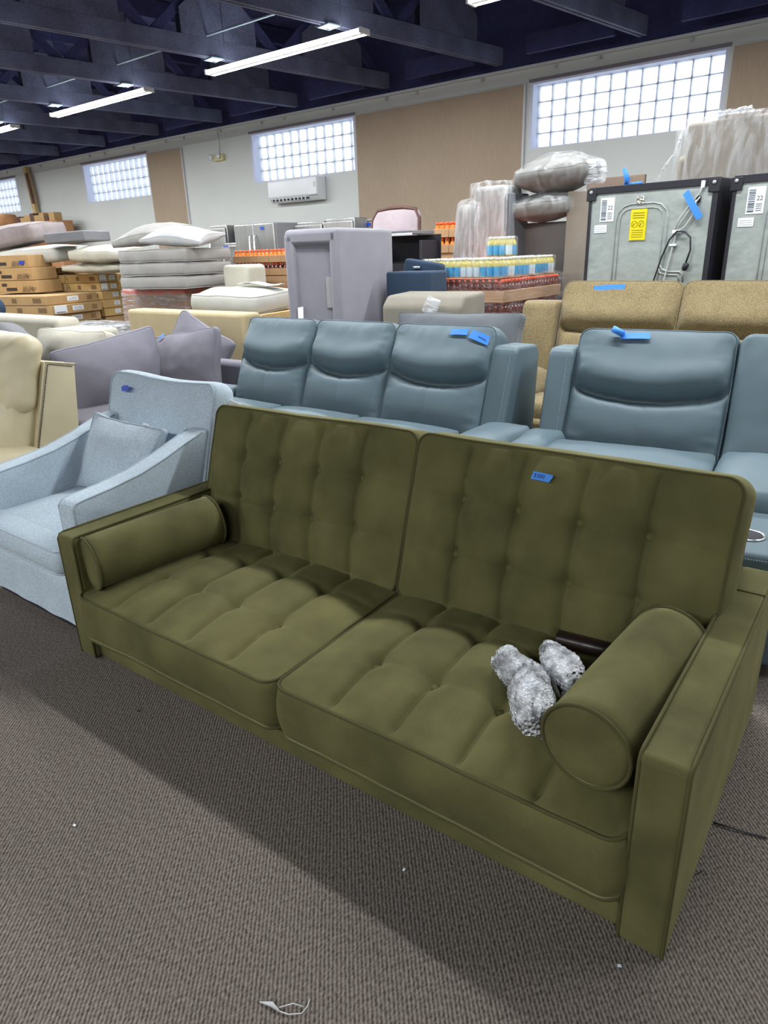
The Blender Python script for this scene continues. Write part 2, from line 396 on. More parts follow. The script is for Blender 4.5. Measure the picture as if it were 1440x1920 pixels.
def tape_me(w, h, mat, bend=.0, n=8, jag=.15, seed=0):
    """strip of painter's tape in xy with torn ends, a hair thick"""
    rnd = random.Random(seed); V = []; F = []
    ys = [-h/2, -h/6, h/6, h/2]; off0 = [rnd.uniform(-jag, jag)*h for _ in ys]; off1 = [rnd.uniform(-jag, jag)*h for _ in ys]
    for t in (0, .0008):
        for i in range(n+1):
            for j, y in enumerate(ys):
                a = i/n; x = -w/2+a*w+off0[j]*(1-a)+off1[j]*a
                V.append((x, y, t+bend*(1-(2*a-1)**2)))
    m = len(ys); K = (n+1)*m
    for i in range(n):
        for j in range(m-1):
            q = [i*m+j, (i+1)*m+j, (i+1)*m+j+1, i*m+j+1]; F.append(q[::-1]); F.append([K+z for z in q])
    rim = [i*m for i in range(n+1)]+[n*m+j for j in range(1, m)]+[i*m+m-1 for i in range(n-1, -1, -1)]+[j for j in range(m-2, 0, -1)]
    for a, b in zip(rim, rim[1:]+rim[:1]): F.append([a, b, K+b, K+a])
    return mesh('tape', V, F, mat, smooth=False)

def stick(o, zt, x, y, rz=0, lift=.005):
    """matrix that lays a flat thing on the top face of cushion o"""
    e = .02; n = Vector((-(zt(x+e, y)-zt(x-e, y))/(2*e), -(zt(x, y+e)-zt(x, y-e))/(2*e), 1)).normalized()
    q = Vector((0, 0, 1)).rotation_difference(n)
    return o.matrix_basis @ Matrix.Translation(Vector((x, y, zt(x, y)))+n*lift) @ q.to_matrix().to_4x4() @ Matrix.Rotation(rz, 4, 'Z')

# ================================================================== SETTING
YW, ZT = 9.4, 3.59
fl = struct('floor', bx(-26, 7, -12, 10.2, -.12, 0, M['carpet'], name='floor'))
W = {'window_1': (-20.99, -18.6), 'window_2': (-15.56, -13.14), 'window_3': (-10.09, -7.70), 'window_4': (-4.71, -2.32)}
ZS, ZL = 2.62, 3.40
b = MB()
b.box(-26, 7, YW, YW+.3, 0, ZS)
b.box(-26, 7, YW, YW+.3, ZL, ZT)
xs = [-26]+[x for v in W.values() for x in v]+[7]
for i in range(0, len(xs), 2): b.box(xs[i], xs[i+1], YW, YW+.3, ZS, ZL)
b.box(-26, 7, YW+.02, YW+.3, ZT, 4.8, m=1)
struct('wall_back', b.me('wall_back', M['wall'], M['navy_paint']))
struct('wall_front', bx(-26, 7, -12.2, -12, 0, 4.8, M['wall']))
struct('wall_left', bx(-26.2, -26, -12, 9.7, 0, 4.8, M['wall']))
struct('wall_right', bx(7, 7.2, -12, 9.7, 0, 4.8, M['wall']))
struct('ceiling', bx(-26, 7, -12, 9.7, 4.65, 4.75, M['navy_paint']))
# pale angle along the wall head with its bolts
b = MB(); b.box(-26, 7, YW-.05, YW, ZT-.035, ZT, .004); b.box(-26, 7, YW-.015, YW, ZT-.19, ZT-.175, .003)
t1 = struct('trim_1', b.me('trim', M['trimgrey']))
bolt = MB().box(-.02, .02, -.02, 0, -.02, .02, .004).me('bolt', M['iron'])
for k in range(26): ob('bolt', bolt, t1, (-20+k*.9+(k % 3)*.17, YW-.012, ZT-.065))
# tan panels
for i, (x0, x1) in enumerate(((-13.11, -12.02), (-7.66, -4.79), (-2.27, 2.6))):
    pr = struct('trim_%d' % (i+2), bx(x0, x1, YW-.03, YW-.002, .12, 3.385, M['fibre'], .004))
    ob('edge_strip', bx(x1-.004, x1+.025, YW-.036, YW-.002, .12, 3.385, M['trimgrey'], .003), pr)
# glass-block windows
blk = MB().box(-.0945, .0945, -.04, .04, -.0915, .0915, .016, 2).me('glass_block', M['glass'])
for wn, (x0, x1) in W.items():
    b = MB(); t = .035
    b.box(x0, x0+t, YW+.0, YW+.26, ZS, ZL); b.box(x1-t, x1, YW, YW+.26, ZS, ZL)
    b.box(x0+t, x1-t, YW+.0, YW+.26, ZS, ZS+.012); b.box(x0+t, x1-t, YW, YW+.26, ZL-.03, ZL)
    fr = struct(wn, b.me('window_frame', M['reveal']))
    ob('lintel', bx(x0-.02, x1+.02, YW-.02, YW+.02, ZL-.006, ZL+.03, M['lintel'], .004), fr)
    ax0, ax1, az0, az1 = x0+t, x1-t, ZS+.012, ZL-.03
    px, pz = (ax1-ax0)/12, (az1-az0)/4
    g = MB()
    for i in range(13): g.box(ax0+i*px-.006, ax0+i*px+.006, YW+.165, YW+.215, az0, az1)
    for j in range(5): g.box(ax0, ax1, YW+.166, YW+.214, az0+j*pz-.006, az0+j*pz+.006)
    ob('mortar_joint', g.me('mortar', M['mortar']), fr)
    for j in range(4):
        for i in range(12): ob('glass_block', blk, fr, (ax0+(i+.5)*px, YW+.19, az0+(j+.5)*pz))
# roof trusses
def truss():
    r = bpy.data.objects.new('roof_truss', None); COL.objects.link(r); r['kind'] = 'structure'
    y0, y1 = -17.5, 2.75
    ob('bottom_chord', MB().box(-.05, -.012, y0, y1, 3.6, 3.79, .004).box(.012, .05, y0, y1, 3.6, 3.79, .004).me('chord', M['slate_paint']), r)
    ob('top_chord', bx(-.05, .05, y0, y1, 4.42, 4.62, M['navy_paint']), r)
    ob('bearing_plate', bx(-.09, .09, -.16, .0, 3.585, 3.6, M['pale_metal'], .003), r)
    wb = MB().box(-.025, .025, -.05, .05, -.43, .43, .003).me('web', M['slate_paint'])
    wd = MB().box(-.022, .022, -.05, .05, -.62, .62, .003).me('web', M['navy_paint'])
    gs = MB().prism([(-.5,-.2),(.5,-.2),(.5,.05),(.25,.25),(-.25,.25),(-.5,.05)], -.056, -.05).prism([(-.5,-.2),(.5,-.2),(.5,.05),(.25,.25),(-.25,.25),(-.5,.05)], .05, .056).me('gusset_plate', M['slate_paint'])
    for k in range(7):
        yy = -8.6+k*1.72
        ob('web_post', wb, r, (0, yy, 4.1))
        ob('web_diagonal', wd, r, (0, yy+.45, 4.1), (R(48), 0, 0)); ob('web_diagonal', wd, r, (0, yy-.45, 4.1), (R(-48), 0, 0))
        ob('gusset_plate', gs, r, (0, yy, 3.99))
    for yy in (-.05, -.2): ob('hanger', bx(-.055, -.05, yy-.02, yy+.02, 3.58, 4.1, M['black']), r)
    return r
tr0 = truss(); trang = R(-9.6)
tr0.location = (-7.33, 6.45, 0); tr0.rotation_euler = (0, 0, trang)
for k in (-6, -5, -4, -3, -2, -1, 1, 2, 3, 4, 5): dup(tr0, (-7.33+1.83*k, 6.45, 0), trang)
# conduit and blocking between trusses
c1 = tag(ob('conduit', MB().tube([(-22, 6.27, 3.81), (4, 6.27, 3.81)], .012).me('conduit', M['pale_metal'])), 'thin pale conduit running across the dark ceiling trusses', 'conduit')
b = MB()
for k in range(-6, 6): b.box(-7.33+1.83*k-.9, -7.33+1.83*k+.2, 8.95, 9.0, 3.62, 3.82)
struct('trim_6', b.me('blocking', M['navy_paint']))

# strip lights: housing, two tubes, end caps; the lamp's light is in its builder
def strip_light(x, y, lab, power=LAMP_W):
    t = thing('strip_light', lab, 'ceiling light', (x, y, 3.46), 0, 'tube lights hung under the dark ceiling')
    ob('housing', MB().box(-1.2, 1.2, -.028, .028, .0, .05, .006).me('housing', M['acwhite']), t)
    for s in (-1, 1):
        ob('tube', MB().tube([(-1.185, s*.052, .016), (1.185, s*.052, .016)], .023, 10).me('tube', M['tube']), t)
        ob('end_cap', bx(s*1.2-.012, s*1.2+.012, -.078, .078, -.008, .045, M['acwhite'], .004), t)
        ob('hanger', MB().tube([(s*.9, 0, .05), (s*.9, 0, 1.2)], .004).me('hanger', M['black']), t)
    ld = bpy.data.lights.new('strip_lamp', 'AREA'); ld.shape = 'RECTANGLE'; ld.size = 2.36; ld.size_y = .1; ld.energy = power; ld.color = LAMP_COL
    lo = bpy.data.objects.new('strip_lamp', ld); COL.objects.link(lo); lo.parent = t; lo.location = (0, 0, -.012)
    return t
VIS = {0: 'lit double tube strip light, largest in view, before the third window', -1: 'lit double tube strip light over the exit sign, second largest in view', -2: 'lit double tube strip light cut by the left picture edge', 1: 'lit double tube strip light cut by the top picture edge above the fourth window'}
for k in (-4, -3, -2, -1, 0, 1, 2):
    strip_light(-6.27+3.64*k, 6.4, VIS.get(k, 'lit double tube strip light of the window row, %s' % {-4: 'farthest to the left', -3: 'second from the far left', 2: 'nearest the right wall'}.get(k, '')))
for k in (-4, -3, -2, -1, 0, 1, 2):
    strip_light(-5.2+3.64*k, -3.6, 'lit double tube strip light behind the viewer, %s of that row' % ('first', 'second', 'third', 'fourth', 'fifth', 'sixth', 'seventh')[k+4], LAMP_W*1.55)

for k in (-4, -3, -2, -1, 0, 1, 2):
    strip_light(-4.9+3.64*k, 3.6, 'lit double tube strip light above the recliners, out of the frame, %s of that row' % ('first', 'second', 'third', 'fourth', 'fifth', 'sixth', 'seventh')[k+4])

# ================================================================== GREEN SOFA
SO = (-2.335, 1.068, 0); SRZ = R(1.33); SM = TRS(SO, (0, 0, SRZ))
sofa = thing('tufted_sofa', 'olive green velvet two seat sofa with buttoned cushions, standing legless on the carpet', 'sofa', SO, SRZ)
SW, AH, AW, SD = 2.155, .492, .1, 1.0
V_, VP = M['velvet'], M['velvet_pipe']
ob('base', bx(AW-.005, SW-AW+.005, .025, .96, .002, .13, V_, .012, 3), sofa)
ob('back_frame', MB().box(AW, SW-AW, .83, .99, .05, .60, .03, 4, rot=(R(-6),0,0)).me('back_frame', V_), sofa)
for s, x0 in ((0, 0), (1, SW-AW)):
    a = ob('armrest', bx(x0, x0+AW, 0, SD, .002, AH, V_, .016, 4), sofa)
    b = MB(); e = .004
    for xx in (x0+.004, x0+AW-.004):
        b.tube([(xx, .004, .005), (xx, .003, AH-.02), (xx, .012, AH-.004), (xx, .03, AH), (xx, SD-.02, AH)], .0042)
    ob('piping', b.me('piping', VP), a)
    ob('seam', MB().tube([(x0+.004, .815, AH+.001), (x0+AW-.004, .815, AH+.001)], .003).me('seam', VP), a)
cw = .973
def tufter(cw, cols, rows, A, BD, puff=.011, cross=.3):
    def f(x, y):
        d = sum(A*(.75*math.exp(-abs(x-c)/.011)+.28*math.exp(-abs(x-c)/.05)) for c in cols)
        d += sum(A*cross*(.7*math.exp(-abs(y-r)/.006)+.6*math.exp(-abs(y-r)/.05)) for r in rows)
        xe = sorted([-cw/2]+list(cols)+[cw/2]); k = max(i for i in range(len(xe)-1) if x >= xe[i]-1e-6 or i == 0)
        u = (x-xe[k])/(xe[k+1]-xe[k]); d += puff*(1-math.sin(PI*max(0, min(1, u))))*(1 if 0 < k < len(xe)-2 else .5 if (k == 0) == (u < .5) else 1)
        for c in cols:
            for r in rows: d += BD*math.exp(-((x-c)**2+(y-r)**2)/(2*.02**2))
        d += .004*noise.noise(Vector((x*26, y*7, 3)))*sstep(.1, .28, abs(y))+.004*noise.noise(Vector((x*7, y*22, 8)))*sstep(.25, .48, abs(x))
        return d
    return f
cols = [-.3*cw, -.1*cw, .1*cw, .3*cw]
btn = MB().lathe([(.0145, -.008), (.0145, .002), (.011, .006), (.006, .008), (.001, .0085)], 12).me('button', V_)
def sofa_cushion(name, w, d, eh, ct, mx, rows, seed, A, BD):
    tf = tufter(w, cols, rows, A, BD, .006 if name == 'seat_cushion' else .011)
    me, lt, lb, zt = cush(w, d, eh, ct, .012, Rc=.045, p=2.8, bulge=.014, nx=150, ny=84, ns=7, tuft=tf, nz=.005, nsc=3.2, seed=seed, mat=V_, name=name)
    o = ob(name, me, sofa, mx=mx)
    ob('piping', pipe_me(lt, r=.0046, mat=VP), o); ob('piping', pipe_me(lb, r=.0046, mat=VP), o)
    for c in cols:
        for r in rows: ob('button', btn, o, (c, r, zt(c, r)+.010))
    return o, zt
for i, xc in enumerate((.586, 1.569)):
    sofa_cushion('seat_cushion', cw, .70, .083, .05, TRS((xc, .325, .207), (R(1.5), 0, 0)), [-.12, .13], 3+i, .020, .020)
bcs = []
for i, xc in enumerate((.560, 1.562)):
    bcs.append(sofa_cushion('back_cushion', cw+.02, .565, .105, .055, TRS((xc+.008, .764, .526), (R(72.5), 0, R(-.4 if i else .6))), [-.085, .095], 11+i, .022, .018))
# price note on the right back cushion
bo, bz = bcs[1]
tm = stick(bo, bz, -.028, .205, R(-3), .010)
tp = ob('price_tape', tape_me(.062, .024, M['tape'], .002, seed=4), sofa, mx=tm)
ob('lettering', text_me('$300', .018, M['ink']), tp, (-.008, 0, .0035))
# bolsters
def bolster(lab, p0, p1, r):
    p0, p1 = Vector(p0), Vector(p1); L = (p1-p0).length
    t = thing('bolster', lab, 'bolster', p0, 0, 'bolsters on the olive sofa')
    t.rotation_euler = (p1-p0).to_track_quat('Z', 'Y').to_euler()
    b = MB(); prof = [(.012, -.008), (r*.5, -.0075), (r*.85, -.004), (r, .004)]
    for k in range(1, 12): prof.append((r*(1+.012*math.sin(PI*k/12)), L*k/12))
    prof += [(r, L-.004), (r*.85, L+.004), (r*.5, L+.0075), (.012, L+.008)]
    ob('cover', b.lathe(prof, 48).me('bolster', V_), t)
    c = [[(r*1.005*math.cos(2*PI*k/48), r*1.005*math.sin(2*PI*k/48), z) for k in range(48)] for z in (.002, L-.002)]
    ob('piping', pipe_me(*c, r=.005, mat=VP), t)
    return t
bolster('olive velvet bolster against the sofa arm beside the pale blue chair', (-2.215, 1.105, .388), (-2.13, 1.60, .414), .098)
bolster('olive velvet bolster pressed against the bubble wrapped parcels', (-.405, 1.178, .405), (-.372, 1.66, .43), .1)
# bubble-wrapped legs
def lump(lab, a, c, ra, rb, seed, flat=.8, leg=True):
    """elongated parcel from a to c, radius ra to rb, crinkled surface, a dark leg inside"""
    a, c = Vector(a), Vector(c); L = (c-a).length
    t = thing('bubble_parcel', lab, 'parcel', a, 0, 'bubble wrapped parcels on the olive sofa')
    t.rotation_euler = (c-a).to_track_quat('Z', 'Y').to_euler()
    V = []; F = []; n = 40; m = 26
    for i in range(m+1):
        s = i/m; r = (ra+(rb-ra)*s)*min(1, (math.sin(PI*(.04+.92*s)))**.33)
        for k in range(n):
            q = 2*PI*k/n; d = Vector((math.cos(q), math.sin(q)*1.0, 0))
            nn = noise.noise(Vector((d.x*1.6+seed, d.y*1.6, s*3)))*.25+noise.noise(Vector((d.x*6+seed, d.y*6, s*12)))*.06+.05*(math.sin(k*PI*.75)*math.sin(i*PI*.8))
            V.append(d*r*(1+nn)+Vector((0, 0, s*L+.02*noise.noise(Vector((d.x*3, d.y*3, seed))))))
    for i in range(m):
        for k in range(n): F.append([i*n+k, i*n+(k+1) % n, (i+1)*n+(k+1) % n, (i+1)*n+k])
    F.append(list(range(n))[::-1]); F.append([m*n+k for k in range(n)])
    ob('bubble_wrap', mesh('bubble_wrap', V, F, M['bubble']), t)
    ob('furniture_leg', MB().lathe([(ra*.72, L*.1), (rb*.72, L*.9)], 12).me('leg', M['wood_dark']), t)
    return t
lump('bubble wrapped furniture leg lying furthest from the bolster on the seat', (-.74, 1.42, .372), (-.60, 1.37, .375), .05, .04, 1.3)
lump('bubble wrapped furniture leg pointing up towards the bare dark leg', (-.655, 1.53, .385), (-.50, 1.375, .39), .036, .055, 5.7)
lump('bubble wrapped furniture leg nearest the seat front, touching the bolster', (-.635, 1.385, .40), (-.525, 1.195, .395), .045, .062, 9.1)
t = thing('loose_sofa_leg', 'bare dark stained tapered wooden leg on the seat behind the parcels', 'furniture leg', (-.655, 1.60, .372), 0)  # a tapered sofa leg left out of the wrap
t.rotation_euler = Vector((.17, .02, .005)).to_track_quat('Z', 'Y').to_euler()
ob('leg', MB().lathe([(.018, 0), (.0265, .004), (.024, .1), (.020, .2)], 20).me('leg', M['wood_dark']), t)
ob('hanger_bolt', MB().tube([(-.02, 0, -.002), (-.055, .0, .004), (-.085, 0, .012)], .003).me('bolt', M['steel_rod']), t)

# ================================================================== PALE BLUE ARMCHAIR
LN, LP = M['linen'], M['linen_pipe']
ch = thing('slipcovered_armchair', 'pale blue linen armchair with swooping arms and skirt beside the olive sofa', 'armchair', (-3.165, 1.12, 0), R(0))
CW, CD = .775, .84
# skirt with soft folds
def skirt_me():
    V = []; F = []; n = 160; rows = [(.29, 0), (.2, .005), (.1, .012), (.048, .016)]
    for z, o in rows:
        for k in range(n):
            q = k/n*4; s = int(q); u = q-s
            P = [(0+u*CW, 0), (CW, u*CD), (CW-u*CW, CD), (0, CD-u*CD)][s]; nn = [(0,-1),(1,0),(0,1),(-1,0)][s]
            wv = o*(1+.12*math.sin(k*.52)+.2*noise.noise(Vector((k*.21, z*6, 2))))
            V.append((P[0]+nn[0]*wv, P[1]+.02*(1 if s == 0 else 0)+nn[1]*wv, z))
    for i in range(len(rows)-1):
        for k in range(n): F.append([i*n+k, i*n+(k+1) % n, (i+1)*n+(k+1) % n, (i+1)*n+k])
    F.append(list(range(n)))
    return mesh('skirt', V, F, LN)
ob('skirt', skirt_me(), ch)
ob('foot_frame', bx(.008, CW-.008, .03, CD-.03, .002, .06, M['black'], .004), ch)
ob('piping', MB().tube([(.004, CD, .292), (.0, .022, .292), (CW, .022, .292), (CW-.004, CD, .292)], .004).me('piping', LP), ch)
arm = [(.05, .27), (.05, .535), (.066, .556), (.10, .562), (.22, .575), (.36, .598), (.48, .632), (.58, .668), (.68, .70), (.80, .71), (.80, .27)]
for x0 in (0, CW-.105):
    am = bevel_me(MB().prism(arm, x0, x0+.105).me('armrest', LN), .014, 3, 25)
    a = ob('armrest', am, ch)
    b = MB()
    for xx in (x0+.003, x0+.102): b.tube([(xx, p[0]+(.004 if i < 3 else 0), p[1]-(.003 if i > 1 else 0)) for i, p in enumerate(arm[:-2])], .0042)
    ob('piping', b.me('piping', LP), a)
me, lt, lb, zt = cush(CW-.215, .62, .05, .035, .0, Rc=.03, nx=30, ny=30, nz=.004, mat=LN)
sc_o = ob('seat_cushion', me, ch, (CW/2, .36, .345))
me2, lt2, lb2, zt2 = cush(CW-.012, .13, .047, .014, .0, Rc=.035, nx=30, ny=8, nz=.003, mat=LN)
fo = ob('seat_front', me2, ch, (CW/2, .03, .342)); ob('piping', pipe_me(lt2, lb2, r=.004, mat=LP), fo)
def saddle(P):
    yy = (P.y+.3)/.6
    return Vector((P.x, P.y+(-.007*math.cos((P.x-.06)*2*PI/.7)+.004)*sstep(.55, 1, yy), P.z-.02*(1-(2*P.x/CW)**2)*sstep(.3, 1, yy)))
me, lt, lb, zt = cush(CW-.0, .60, .055, .02, .015, Rc=.05, bulge=.016, nx=40, ny=30, nz=.003, warp=saddle, mat=LN)
bk = ob('backrest', me, ch, (CW/2+.008, .735, .575), (R(74), 0, 0)); ob('piping', pipe_me(lt, r=.004, mat=LP), bk)
ob('tape', tape_me(.055, .028, M['tape_dark'], .002, jag=.35, seed=9), ch, mx=stick(bk, zt, -.235, .235, R(4), .012))
ob('hang_tag', MB().box(-.001, .001, -.028, .028, -.055, .055).me('tag', M['paper']), ch, (CW+.028, .83, .755), (R(-25), R(8), R(-60)))
me, lt, lb, zt = cush(.50, .35, .012, .066, Rc=.012, p=2.0, bulge=.004, nx=36, ny=28, ns=3, pinch=.1, nz=.008, nsc=6, mat=LN)
pl = thing('lumbar_pillow', 'small pale blue linen pillow with pointed corners leaning in the pale blue armchair', 'pillow', (-2.775, 1.625, .565), 0, rot=(R(63), R(2), R(2)))
ob('cover', me, pl); ob('piping', pipe_me(lt, r=.003, mat=LP), pl)
ob('care_tag', bx(-.02, .02, -.012, .012, -.001, .001, M['paper']), pl, (.14, .165, .02), (R(20), 0, 0))

# ================================================================== RECLINERS
def rec_back(w, h, mat, smile=.055, split=.46, seed=0, seam=True, eh=.07):
    yc = h/2-split*h
    def f(x, y):
        a = 2*x/w; cv = yc-smile*(1-a*a)+.02*abs(a)**6
        d = y-cv
        g = .085*math.exp(-abs(d)/(.016 if d < 0 else .03))
        g -= .035*math.exp(-((d-.10)/.085)**2) if d > 0 else .018*math.exp(-((d+.14)/.12)**2)
        if seam and d < -.02: g += .006*math.exp(-abs(x)/.006)
        wr = noise.noise(Vector((x*34, y*5, seed)))*.006*(sstep(.08, .0, abs(d))+sstep(h/2-.12, h/2, y)) + noise.noise(Vector((x*6, y*32, seed+4)))*.006*sstep(w/2-.12, w/2, abs(x))
        return g+wr
    return cush(w, h, eh, .055, .01, Rc=.055, p=3.2, bulge=.012, nx=44, ny=60, ns=6, tuft=f, nz=.005, nsc=4, seed=seed, mat=mat)
def stitch_line(pts, mat, n, r=.0016):
    b = MB(); pts = [Vector(p) for p in pts]
    seg = [(pts[i+1]-pts[i]).length for i in range(len(pts)-1)]; T = sum(seg)
    def at(s):
        for i, L in enumerate(seg):
            if s <= L or i == len(seg)-1: return pts[i].lerp(pts[i+1], s/L)
            s -= L
    for k in range(n): b.tube([at(T*(k+.15)/n), at(T*(k+.75)/n)], r, 4)
    return b.me('stitching', mat)
def rec_seat(root, x, w, mat, ytop, ztop, seed, lean=22, h=.64, split=.46, seat=True, smile=.055, seam=True, sdep=.62):
    me, lt, lb, zt = rec_back(w, h, mat, smile, split, seed, seam)
    a = R(90-lean)
    cy, cz = ytop-.5*h*math.cos(a)+.07*math.sin(a), ztop-.02-.5*h*math.sin(a)
    o = ob('back_cushion', me, root, (x+w/2, cy, cz), (a, 0, 0))
    ob('piping', pipe_me(lt, r=.003, mat=mat), o)
    if seat:
        me, lt, lb, zt = cush(w, sdep, .09, .04, 0, Rc=.05, nx=20, ny=20, nz=.006, seed=seed, mat=mat)
        ob('seat_cushion', me, root, (x+w/2, ytop-.37-sdep/2, .40))
        ob('footrest', bx(x+.01, x+w-.01, ytop-.41-sdep, ytop-.34-sdep, .1, .40, mat, .03, 3), root)
    ZT_[seed] = zt
    return o
ZT_ = {}
def wing(root, x0, x1, ytop, mat, ztop=.887, seed=0, stitch=None, lean=20):
    """shoulder piece beside a recliner back, leaning with it"""
    t = math.tan(R(lean)); y0 = ytop-.02
    poly = [(y0-t*.55-.02, ztop-.55), (y0-.05, ztop-.03), (y0-.02, ztop), (y0+.20, ztop-.01), (y0+.24, ztop-.05), (y0+.20, ztop-.55)]
    me = bevel_me(MB().prism(poly, x0, x1).me('wing', mat), .03, 4, 20)
    o = ob('wing', me, root)
    if stitch:
        xs_ = x1-.034
        ob('stitching', stitch_line([(xs_, poly[0][0]-.001, poly[0][1]), (xs_, poly[1][0]-.006, poly[1][1]-.02)], stitch, 42), o)
    return o
TL = M['teal']
r1 = thing('leather_recliner_sofa', 'slate blue leather three seat recliner sofa directly behind the olive sofa', 'sofa', (-3.87, 2.40, 0), 0)
ws = [.66, .655, .69]; x = 0
for i, w_ in enumerate(ws):
    rec_seat(r1, x, w_-.008, TL, 1.06, .985, 20+i); x += w_
RW = x
ob('base', bx(-.02, RW+.02, .06, 1.1, .03, .33, TL, .02, 3), r1)
ob('back_panel', MB().box(-.02, RW+.02, 1.07, 1.2, .1, .86, .03, 3, rot=(R(-8),0,0)).me('back_panel', TL), r1)
wing(r1, RW-.01, RW+.145, 1.06, TL, .90, stitch=M['teal_stitch'])
def pad_arm(root, x0, x1, y0, y1, z, mat, seed=0):
    me, lt, lb, zt = cush(x1-x0, y1-y0, .05, .035, 0, Rc=.07, p=2.2, bulge=.02, nx=20, ny=28, nz=.005, seed=seed, mat=mat)
    a = ob('armrest', bx(x0+.02, x1-.02, y0+.03, y1, .03, z-.08, mat, .03, 3), root)
    o = ob('arm_pad', me, a, ((x0+x1)/2, (y0+y1)/2, z-.085))
    return a
pad_arm(r1, RW+.04, RW+.29, .10, .93, .535, TL, 3)
pad_arm(r1, -.30, -.02, .08, .93, .55, TL, 4)
# tape notes on the right seat back
bo = [c for c in r1.children if c.name.startswith('back_cushion')][2]
ob('tape', tape_me(.115, .036, M['tape'], .003, seed=3), r1, mx=stick(bo, ZT_[22], .125, .272, R(2)))
tp = ob('tape', tape_me(.13, .05, M['tape'], .004, seed=5), r1, mx=stick(bo, ZT_[22], .258, .250, R(-16), .006))
ob('lettering', MB().tube([(-.005+.004*k, .004*math.sin(k*2.4), .006) for k in range(15)], .0012, 4).me('scribble', M['ink']), tp)

r2 = thing('leather_recliner_loveseat', 'slate blue leather reclining loveseat with cupholder console behind the right olive cushion', 'sofa', (-1.30, 2.30, 0), R(8))
o2 = rec_seat(r2, .04, .745, TL, 1.27, .985, 31, h=.66, split=.47)
ob('tape', tape_me(.14, .034, M['tape'], .003, seed=11), r2, mx=stick(o2, ZT_[31], -.09, .287, R(2)))
rl = MB()
rl.tube([(-.03, 0, .012), (.03, 0, .0)], .0165, 16)
tpr = ob('tape_curl', rl.me('tape_roll', M['tape']), r2, mx=stick(o2, ZT_[31], -.175, .300, R(-22), .018))
def consback():
    me, lt, lb, zt = cush(.30, .66, .06, .03, .01, Rc=.05, nx=20, ny=36, nz=.006, seed=8, mat=TL); return me
ob('console_back', consback(), r2, (.955, 1.17, .66), (R(68), 0, 0))
ob('base', bx(.0, 1.13, .10, 1.25, .03, .33, TL, .02, 3), r2)
ob('back_panel', MB().box(-.02, 1.13, 1.28, 1.4, .1, .84, .03, 3, rot=(R(-8),0,0)).me('back_panel', TL), r2)
wing(r2, -.10, .035, 1.24, TL, .90, stitch=M['teal_stitch'])
pad_arm(r2, -.13, .05, .20, 1.05, .53, TL, 6)
me, lt, lb, zt = cush(.33, .56, .06, .05, 0, Rc=.07, p=2.2, bulge=.02, nx=20, ny=28, nz=.005, seed=7, mat=TL)
co = ob('console', bx(.81, 1.14, -.10, .98, .03, .44, TL, .03, 3), r2)
ob('console_lid', me, co, (.975, .62, .445))
for xx in (.965,):
    ob('cup_holder', MB().lathe([(.044, .436), (.044, .442, 1), (.05, .447, 1), (.055, .445, 1), (.055, .44, 1)], 28).me('cup_holder', M['black'], M['chrome']), co, (xx, .06, 0))
    ob('cup_shade_disc', MB().lathe([(.0455, .4445), (.044, .4462), (.001, .4464)], 28).me('cup_shade_disc', M['black_lining']), co, (xx, .06, 0))  # flat black disc, the cup's inner shade put into its colour
ob('stitching', stitch_line([(.80, -.103, .42), (1.13, -.103, .42)], M['teal_stitch'], 40), co)

TN = M['tan']
r3 = thing('chenille_recliner_sofa', 'tan chenille recliner sofa behind the slate blue loveseat, before the appliances', 'sofa', (-1.97, 3.55, 0), R(2))
ob('base', bx(-.02, 1.7, .36, 1.15, .03, .36, TN, .02, 3), r3)
for i in range(2):
    o3 = rec_seat(r3, .01+i*.765, .755, TN, 1.07, 1.175, 41+i, lean=16, h=.80, split=.40, smile=.01, seam=False, sdep=.36)
    if i == 0: ob('tape', tape_me(.20, .032, M['tape'], .002, seed=21), r3, mx=stick(o3, ZT_[41], -.07, .355, R(3)))
wing(r3, -.245, .0, 1.02, TN, 1.055, lean=14)
me, lt, lb, zt = cush(.30, .66, .07, .07, 0, Rc=.09, p=2.0, bulge=.03, nx=20, ny=28, nz=.012, seed=17, mat=TN)
a = ob('armrest', bx(-.27, .02, .32, .95, .03, .5, TN, .04, 3), r3); ob('arm_pad', me, a, (-.13, .64, .52))
ob('back_panel', MB().box(-.2, 1.6, 1.12, 1.24, .1, 1.0, .03, 3, rot=(R(-8),0,0)).me('back_panel', TN), r3)

# cream recliner, left edge
CL = M['cream_leather']
r4 = thing('cream_leather_recliner', 'cream leather recliner with stitched side panel at the left edge', 'armchair', (-4.73, 1.02, 0), R(-4))
me, lt, lb, zt = cush(.70, .40, .07, .075, .02, Rc=.07, p=2.2, bulge=.03, nx=28, ny=24, nz=.012, seed=5, mat=CL)
ob('headrest', me, r4, (.40, .86, .81), (R(72), 0, 0))
me, lt, lb, zt = cush(.68, .42, .08, .05, .02, Rc=.05, nx=24, ny=24, nz=.008, seed=6, mat=CL)
ob('back_cushion', me, r4, (.40, .78, .50), (R(72), 0, 0))
poly = [(.80, .38), (.95, .885), (1.115, .85), (1.06, .38)]
sd_ = ob('side_panel', bevel_me(MB().prism(poly, .66, .80).me('side_panel', CL), .012, 3, 20), r4)
ob('stitching', stitch_line([(.803, .815, .40), (.803, .962, .87), (.803, 1.10, .838)], M['stitch_dark'], 52, .003), sd_)
ob('piping', MB().tube([(.801, .80, .385), (.801, .948, .884), (.801, 1.115, .85)], .005).me('piping', CL), sd_)
ob('base', bx(.0, .86, .05, .98, .03, .32, CL, .03, 3), r4)
pad_arm(r4, .62, .90, .02, .80, .46, CL, 9)

